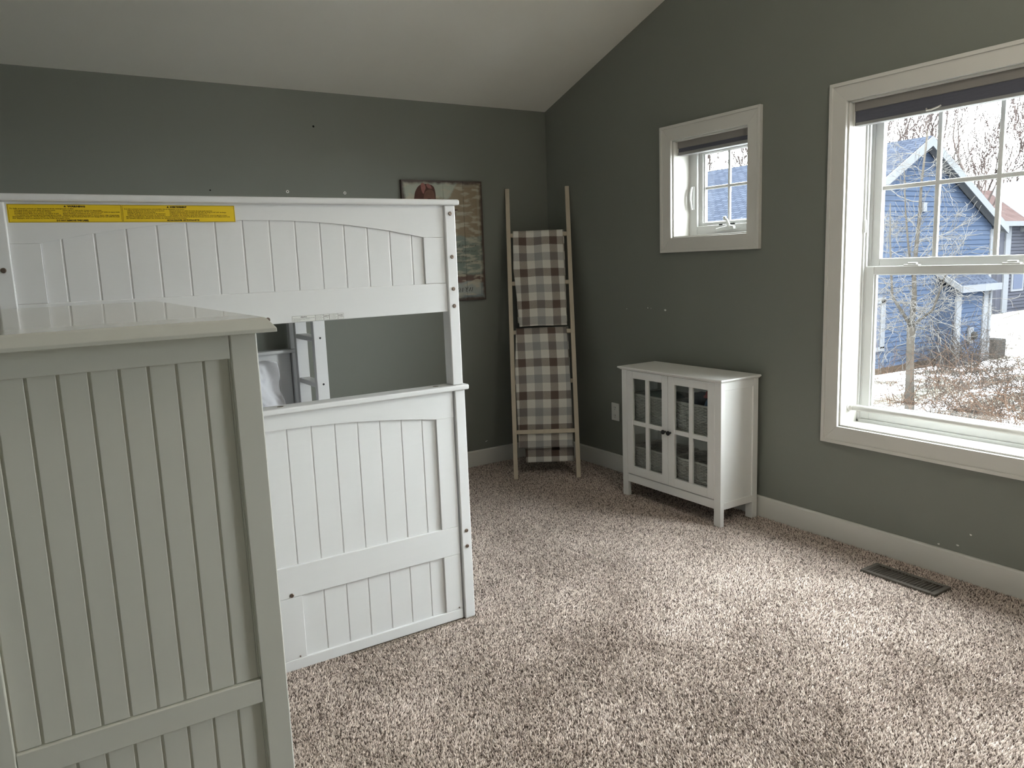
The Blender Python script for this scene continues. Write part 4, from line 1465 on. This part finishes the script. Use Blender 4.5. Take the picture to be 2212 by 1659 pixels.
fv = thing('floor_vent', (-0.202, -2.865, 0), 'brown metal floor register set in the carpet below the large window', 'vent')
VX0, VX1, VY0, VY1 = -0.266, -0.138, -3.032, -2.698
for q in ((VX0, VX1, VY0, VY0 + 0.022), (VX0, VX1, VY1 - 0.022, VY1), (VX0, VX0 + 0.022, VY0 + 0.022, VY1 - 0.022), (VX1 - 0.022, VX1, VY0 + 0.022, VY1 - 0.022)):
    box('frame', fv, vent_metal, (q[0], q[1]), (q[2], q[3]), (0.0, 0.014), 0.003)
box('duct_floor', fv, dark_hole, (VX0 + 0.02, VX1 - 0.02), (VY0 + 0.02, VY1 - 0.02), (0.0, 0.002), 0)
for k in range(19):
    yy = VY0 + 0.030 + k * (VY1 - VY0 - 0.060) / 18
    mb = MB().prism([(yy - 0.004, 0.003), (yy - 0.0015, 0.003), (yy + 0.005, 0.0125), (yy + 0.002, 0.0125)], 'x', VX0 + 0.022, VX1 - 0.022)
    mb.build('louver', vent_metal, fv)

# ------------------------------------------------------------------ fill lamp, out of frame, added to lift the room's dark parts
FILL_LAMP = 34.0
lm_, lt_, lb_ = nt('fill_lamp_glass')
lb_.inputs['Emission Color'].default_value = (1.0, 0.93, 0.82, 1)
lb_.inputs['Emission Strength'].default_value = FILL_LAMP
lb_.inputs['Base Color'].default_value = (0.8, 0.8, 0.78, 1)
LPX, LPY, LPZ = -1.3, -3.9, 2.55
LPC = H0 + SL * (LPY - YF)
cl_ = thing('fill_light', (LPX, LPY, LPZ - 0.12), 'unseen white globe pendant, an added fill light for the room', 'ceiling light')
MB().lathe((LPX, LPY, LPC + 0.01), (0, 0, -1), [(0.07, 0), (0.07, 0.03), (0.02, 0.05)], 20).build('canopy', trim_paint, cl_)
MB().tube([(LPX, LPY, LPC - 0.03), (LPX, LPY, LPZ + 0.1)], 0.008, 8).build('downrod', trim_paint, cl_)
MB().lathe((LPX, LPY, LPZ), (0, 0, -1), [(0.12 * math.sin(math.pi * k / 12), -0.12 * math.cos(math.pi * k / 12)) for k in range(13)], 24).build('globe', lm_, cl_, smooth=True)

# ------------------------------------------------------------------ outdoors
ZG = -2.9
gm = MB()
gn = 60
gv = []
for j in range(gn + 1):
    for i in range(gn + 1):
        x = -10 + 130 * (i / gn) ** 1.3
        y = -50 + 140 * j / gn
        z = ZG + (mnoise.noise((x * 0.12, y * 0.12, 0.3)) * 0.14 if x > 6 else 0)
        gv.append((x, y, z))
gm.add(gv, [(j * (gn + 1) + i, j * (gn + 1) + i + 1, (j + 1) * (gn + 1) + i + 1, (j + 1) * (gn + 1) + i) for j in range(gn) for i in range(gn)])
gme = gm.mesh('ground', ground_mat(), smooth=True)
tag(link('ground', gme), 'patchy snow and winter grass outside the windows', 'ground', kind='structure')

# blue neighbour house
HP, HZ, HS = 23.5, 5.02, 0.545
HYW, HYB = 10.7, 25.0
HW = 5.1
ho = thing('blue_house', (HP, 17, ZG), 'navy blue clapboard house with white trim seen through the windows', 'house')
core = MB()
core.prism([(HP - HW, ZG - 0.2), (HP + HW, ZG - 0.2), (HP + HW, HZ - 0.12 - HS * HW), (HP, HZ - 0.12), (HP - HW, HZ - 0.12 - HS * HW)], 'y', HYW, HYB)
core.build('wall', navy, ho)
z = ZG + 0.25
while z < HZ - 0.35:
    zt_ = z + 0.172

    def half(zq):
        return min(HW, (HZ - 0.12 - zq) / HS)
    h0, h1 = half(z), half(zt_)
    if h1 > 0.1:
        mb = MB()
        mb.add([(HP - h0, HYW - 0.03, z), (HP + h0, HYW - 0.03, z), (HP + h1, HYW - 0.004, zt_), (HP - h1, HYW - 0.004, zt_), (HP - h0, HYW, z), (HP + h0, HYW, z), (HP + h1, HYW, zt_), (HP - h1, HYW, zt_)],
               [(0, 1, 2, 3), (0, 4, 5, 1), (3, 2, 6, 7), (0, 3, 7, 4), (1, 5, 6, 2), (4, 7, 6, 5)])
        mb.build('clapboard', navy, ho)
    z += 0.172
box('foundation', ho, brick_line, (HP - HW - 0.02, HP + HW + 0.02), (HYW - 0.03, HYW), (ZG - 0.2, ZG + 0.25), 0)
for s in (-1, 1):
    x1_, z1_ = HP + s * (HW + 0.45), HZ - HS * (HW + 0.45)
    mb = MB()
    mb.prism([(HP, HZ), (x1_, z1_), (x1_, z1_ + 0.16), (HP, HZ + 0.16)] if s > 0 else [(HP, HZ), (HP, HZ + 0.16), (x1_, z1_ + 0.16), (x1_, z1_)], 'y', HYW - 0.35, HYB + 0.3)
    mb.build('roof_slope', shingle, ho)
    mb = MB()
    mb.prism([(HP, HZ + 0.14), (x1_, z1_ + 0.14), (x1_, z1_ - 0.16), (HP, HZ - 0.18)] if s > 0 else [(HP, HZ + 0.14), (HP, HZ - 0.18), (x1_, z1_ - 0.16), (x1_, z1_ + 0.14)], 'y', HYW - 0.40, HYW - 0.352)
    mb.build('rake_board', house_trim, ho)
    mb = MB()
    mb.prism([(HP, HZ - 0.02), (x1_, z1_ - 0.02), (x1_, z1_ - 0.06), (HP, HZ - 0.06)] if s > 0 else [(HP, HZ - 0.02), (HP, HZ - 0.06), (x1_, z1_ - 0.06), (x1_, z1_ - 0.02)], 'y', HYW - 0.352, HYW)
    mb.build('soffit', house_trim, ho)
    box('corner_board', ho, house_trim, (HP + s * HW - 0.16, HP + s * HW + 0.03), (HYW - 0.06, HYW), (ZG, HZ - HS * HW - 0.2), 0)
    box('gutter', ho, house_trim, (x1_ - 0.07, x1_ + 0.07), (HYW - 0.38, HYB + 0.3), (z1_ - 0.12, z1_ + 0.03), 0)
# window on the gable (only its right edge shows) and a small fixture
wn = thing('window', (20.9, HYW, -2.0), None, None, parent=ho)
for q in ((20.3, 20.45, -1.95, -0.28), (21.35, 21.6, -1.95, -0.28), (20.3, 21.6, -0.40, -0.20), (20.3, 21.6, -2.05, -1.9)):
    box('window_trim', wn, house_trim, (q[0], q[1]), (HYW - 0.09, HYW - 0.03), (q[2], q[3]), 0)
box('pane', wn, glass_dark, (20.45, 21.35), (HYW - 0.05, HYW - 0.03), (-1.9, -0.4), 0)
box('gable_vent', ho, house_trim, (23.62, 23.84), (HYW - 0.1, HYW - 0.03), (2.66, 2.98), 0.01)
# bump-out with its own small roof
BXA, BXB, BYF = 25.05, 27.3, 10.07
bo = box('bump_out', ho, navy, (BXA, BXB), (BYF, HYW), (ZG - 0.2, 0.0), 0)
z = ZG + 0.2
while z < -0.35:
    mb = MB()
    mb.add([(BXA, BYF - 0.03, z), (BXB, BYF - 0.03, z), (BXB, BYF - 0.004, z + 0.172), (BXA, BYF - 0.004, z + 0.172), (BXA, BYF, z), (BXB, BYF, z), (BXB, BYF, z + 0.172), (BXA, BYF, z + 0.172)],
           [(0, 1, 2, 3), (0, 4, 5, 1), (3, 2, 6, 7), (0, 3, 7, 4), (1, 5, 6, 2), (4, 7, 6, 5)])
    mb.build('clapboard', navy, bo)
    z += 0.172
box('corner_board', bo, house_trim, (BXA - 0.06, BXA + 0.28), (BYF - 0.07, BYF), (ZG, -0.05), 0)
box('corner_board', bo, house_trim, (BXB - 0.42, BXB - 0.10), (BYF - 0.07, BYF), (ZG, -0.05), 0)
box('downspout', bo, house_trim, (BXB - 0.05, BXB + 0.08), (BYF - 0.12, BYF), (ZG, 0.0), 0.02)
mb = MB().prism([(BYF - 0.3, -0.02), (HYW + 0.02, 0.62), (HYW + 0.02, 0.5), (BYF - 0.3, -0.14)], 'x', BXA - 0.25, BXB + 0.25)
mb.build('porch_roof', shingle, bo)
box('fascia', bo, house_trim, (BXA - 0.25, BXB + 0.25), (BYF - 0.36, BYF - 0.3), (-0.22, 0.03), 0)
mb = MB().prism([(BYF - 0.33, 0.02), (HYW - 0.01, 0.66), (HYW - 0.01, 0.44), (BYF - 0.33, -0.2)], 'x', BXA - 0.32, BXA - 0.24)
mb.build('rake_board', house_trim, bo)
mt = box('utility_box', bo, house_trim, (25.88, 26.22), (BYF - 0.10, BYF - 0.03), (-2.14, -1.55), 0.01)
MB().lathe((26.16, BYF - 0.1, -1.85), (0, -1, 0), [(0.15, 0), (0.15, 0.09), (0.1, 0.13)], 14).build('meter', ac_grey, mt, smooth=False)
ac = thing('air_conditioner', (28.4, 10.35, ZG), 'grey outdoor air conditioner beside the blue house', 'air conditioner')
box('body', ac, ac_grey, (28.05, 28.75), (10.0, 10.6), (ZG, ZG + 0.72), 0.03)
for k in range(6):
    box('grille_bar', ac, ac_grey, (28.1, 28.7), (9.985, 10.0), (ZG + 0.12 + k * 0.095, ZG + 0.15 + k * 0.095), 0)

# pale house further off
fh = thing('grey_house', (54, 23, ZG), 'pale grey house with snowy pinkish roof far behind the blue house', 'house')
box('wall', fh, grey_siding, (48.9, 60), (20, 27), (ZG - 0.3, 2.7), 0)
z = ZG + 0.2
while z < 2.5:
    mb = MB().box(50.3, 60, 19.94, 20.0, z, z + 0.17)
    mb.build('clapboard', grey_siding, fh)
    z += 0.22
box('corner_board', fh, house_trim, (49.6, 50.25), (19.9, 20.0), (ZG, 2.7), 0)
mb = MB().prism([(19.5, 2.65), (23.5, 5.0), (27.5, 2.65), (27.5, 2.8), (23.5, 5.2), (19.5, 2.8)], 'x', 47.6, 61)
mb.build('roof', pink_roof, fh)
box('fascia', fh, house_trim, (47.6, 61), (19.4, 19.5), (2.55, 2.85), 0)
mb = MB().prism([(51.9, 2.6), (54.6, 5.3), (57.3, 2.6)], 'y', 18.6, 23.0)
gb = mb.build('gable_wing', grey_siding, fh)
for s in (-1, 1):
    mb = MB().prism([(54.6, 5.35), (54.6 + s * 3.2, 2.2), (54.6 + s * 3.2, 2.5), (54.6, 5.65)][::s], 'y', 18.3, 23.0)
    mb.build('roof_slope', house_trim, gb)
wn = box('window', fh, house_trim, (50.6, 52.2), (19.88, 19.95), (-1.6, 0.6), 0)
box('pane', wn, glass_dark, (50.8, 52.0), (19.86, 19.9), (-1.45, 0.45), 0)


# bare trees
def grow(mb, p, d, length, r, depth, rnd, spread=0.55, gravity=0.05, nseg=3, kids=(2, 4), rmin=0.004, wob=0.18):
    pts, rad = [p.copy()], [r]
    dd = d.normalized()
    for k in range(nseg):
        dd = (dd + Vector((rnd.gauss(0, wob), rnd.gauss(0, wob), rnd.gauss(0, wob) + gravity))).normalized()
        pts.append(pts[-1] + dd * (length / nseg))
        rad.append(max(rmin, r * (1 - 0.55 * (k + 1) / nseg)))
    mb.tube(pts, rad, 4 if r > 0.02 else 3, cap=False)
    if depth <= 0:
        return
    for c in range(rnd.randint(*kids)):
        t = rnd.uniform(0.35, 1.0)
        i = min(nseg - 1, int(t * nseg))
        q = pts[i] + (pts[i + 1] - pts[i]) * (t * nseg - i)
        ax = Vector((rnd.gauss(0, 1), rnd.gauss(0, 1), rnd.gauss(0, 1))).cross(dd).normalized()
        nd = (dd + ax * rnd.uniform(spread * 0.6, spread * 1.5)).normalized()
        grow(mb, q, nd, length * rnd.uniform(0.55, 0.82), max(rmin, r * rnd.uniform(0.4, 0.62)), depth - 1, rnd, spread, gravity, nseg, kids, rmin, wob)
    grow(mb, pts[-1], dd, length * 0.75, max(rmin, rad[-1] * 0.95), depth - 1, rnd, spread, gravity, nseg, kids, rmin, wob)


nt_ = thing('bare_tree', (16.3, 6.6, ZG), 'young bare forked tree with pale bark in front of the blue house', 'tree')
rnd = random.Random(5)
tk = MB()
trunk = [Vector(p) for p in ((16.3, 6.59, -2.95), (16.3, 6.62, -2.0), (16.3, 6.64, -1.28), (16.3, 6.65, -0.61))]
tk.tube(trunk, [0.125, 0.105, 0.095, 0.10], 10)
limbs = [([(16.3, 6.65, -0.65), (16.3, 6.60, 0.18), (16.3, 6.64, 0.84), (16.32, 6.57, 2.18), (16.3, 6.55, 2.99), (16.3, 6.45, 4.3)], 0.075),
         ([(16.3, 6.65, -0.62), (16.25, 6.89, -0.22), (16.2, 7.14, 0.17), (16.2, 7.19, 0.72), (16.2, 7.26, 1.63), (16.2, 7.3, 2.6)], 0.05),
         ([(16.3, 6.63, -0.6), (16.3, 6.45, -0.45), (16.35, 6.13, -0.17), (16.35, 6.01, 0.19), (16.3, 5.85, 0.65), (16.3, 5.59, 1.11)], 0.042),
         ([(16.3, 6.62, 0.5), (16.2, 6.75, 1.4), (16.15, 6.85, 2.4), (16.1, 6.9, 3.4)], 0.035)]
tw = MB()
for pts, r in limbs:
    pts = [Vector(p) for p in pts]
    rs = [r * (1 - 0.72 * k / (len(pts) - 1)) for k in range(len(pts))]
    tk.tube(pts, rs, 8)
    for a, b, rr in zip(pts[:-1], pts[1:], rs):
        for c in range(3):
            q = a + (b - a) * rnd.random()
            nd = Vector((rnd.gauss(0, 0.6), rnd.gauss(0, 1.0), rnd.uniform(-0.4, 0.6)))
            grow(tw, q, nd, rnd.uniform(0.5, 0.95), min(0.016, rr * 0.4), 3, rnd, 0.7, 0.0, 3, (1, 3), 0.0045, 0.25)
for k in range(9):
    q = trunk[1] + (trunk[3] - trunk[1]) * rnd.random()
    grow(tw, q, Vector((rnd.gauss(0, 0.5), rnd.gauss(0, 1), rnd.uniform(-0.5, 0.4))), rnd.uniform(0.5, 0.9), 0.013, 2, rnd, 0.7, -0.03, 3, (1, 3), 0.0045, 0.25)
tk.build('trunk', bark_near, nt_, smooth=True)
tw.build('branches', twig_pale, nt_, smooth=True)

protos = []
for s in range(4):
    rnd = random.Random(20 + s)
    a, b = MB(), MB()
    hgt = 5.0
    pts = [Vector((0, 0, 0)), Vector((rnd.gauss(0, 0.1), rnd.gauss(0, 0.1), 2.4)), Vector((rnd.gauss(0, 0.3), rnd.gauss(0, 0.3), hgt))]
    a.tube(pts, [0.17, 0.14, 0.11], 7)
    for c in range(6):
        q = pts[1] + (pts[2] - pts[1]) * rnd.random()
        th = rnd.uniform(0, 6.28)
        grow(b, q, Vector((math.cos(th) * 0.6, math.sin(th) * 0.6, 0.9)), rnd.uniform(2.2, 3.4), 0.085, 4, rnd, 0.5, 0.08, 3, (1, 3), 0.0145, 0.16)
    grow(b, pts[2], Vector((0, 0, 1)), 3.0, 0.09, 4, rnd, 0.5, 0.08, 3, (1, 3), 0.0145, 0.16)
    protos.append((a.mesh('trunk', bark_far, smooth=True), b.mesh('branches', bark_far, smooth=True)))
rnd = random.Random(9)
spots = [(38, 21, 1.0, 0), (45, 19.5, 1.2, 0), (48, 28, 1.3, 0), (54, 31, 1.25, 0), (60, 33, 1.3, 0), (66, 30, 1.3, 0), (42, 30, 1.25, 0), (66, 24, 1.2, 0), (64, 17, 1.1, 0), (58, 41, 1.4, 0), (34, 27, 1.15, 1), (40, 38, 1.3, 1), (29, 36, 1.2, 2), (33, 43, 1.3, 2), (25.5, 39, 1.15, 2)]
KIND = ('bare grey tree in the wood to the right of the blue house', 'bare grey tree rising behind the gable of the blue house', 'bare grey tree above the blue house roof, seen through the small window')
for i, (x, y, s, kd) in enumerate(spots):
    s *= 1.1
    t = thing('bare_tree', (x, y, ZG), KIND[kd], 'tree', 'bare trees ' + ('right of the blue house', 'behind the blue gable', 'above the blue roof')[kd])
    for nm, me in zip(('trunk', 'branches'), protos[i % 4]):
        link(nm, me, t, (x, y, ZG))
    t.scale = (s, s, s * rnd.uniform(0.95, 1.15))
    t.rotation_euler = (0, 0, rnd.uniform(0, 6.28))


# bramble shrubs
def shrub(rnd, n, h, w, r=0.006):
    mb = MB()
    for k in range(n):
        th = rnd.uniform(0, 6.28)
        p = Vector((rnd.gauss(0, w * 0.35), rnd.gauss(0, w * 0.35), 0))
        d = Vector((math.cos(th) * rnd.uniform(0.1, 0.9), math.sin(th) * rnd.uniform(0.1, 0.9), 1))
        grow(mb, p, d, h * rnd.uniform(0.5, 1.0), r, 1, rnd, 0.7, -0.16, 5, (1, 3), r * 0.55, 0.16)
    return mb


sh = [shrub(random.Random(40 + k), 62, 1.7, 1.8, 0.009).mesh('shrub_stems', bramble if k != 2 else bramble_red, smooth=True) for k in range(3)]
sspots = [(17.5, 4.2, 0), (15.6, 3.2, 1), (13.8, 2.2, 2), (19.5, 5.4, 1), (14.8, 4.4, 0), (21.5, 6.8, 0), (12.8, 3.0, 2), (16.8, 5.8, 1), (20.0, 7.6, 0), (23.5, 8.6, 1), (18.6, 3.4, 1), (22.5, 5.2, 0), (24.3, 9.7, 0), (15.0, 5.6, 2)]
for i, (x, y, k) in enumerate(sspots):
    o = link('bramble_shrub', sh[k], None, (x, y, ZG))
    o.rotation_euler = (0, 0, rnd.uniform(0, 6.28))
    s = rnd.uniform(0.85, 1.2)
    o.scale = (s, s, s)
    tag(o, 'tangled leafless bramble shrub in the snow' if k != 2 else 'tangled reddish bramble shrub in the snow', 'shrub', 'leafless brambles below the large window' if k != 2 else 'reddish brambles below the large window')
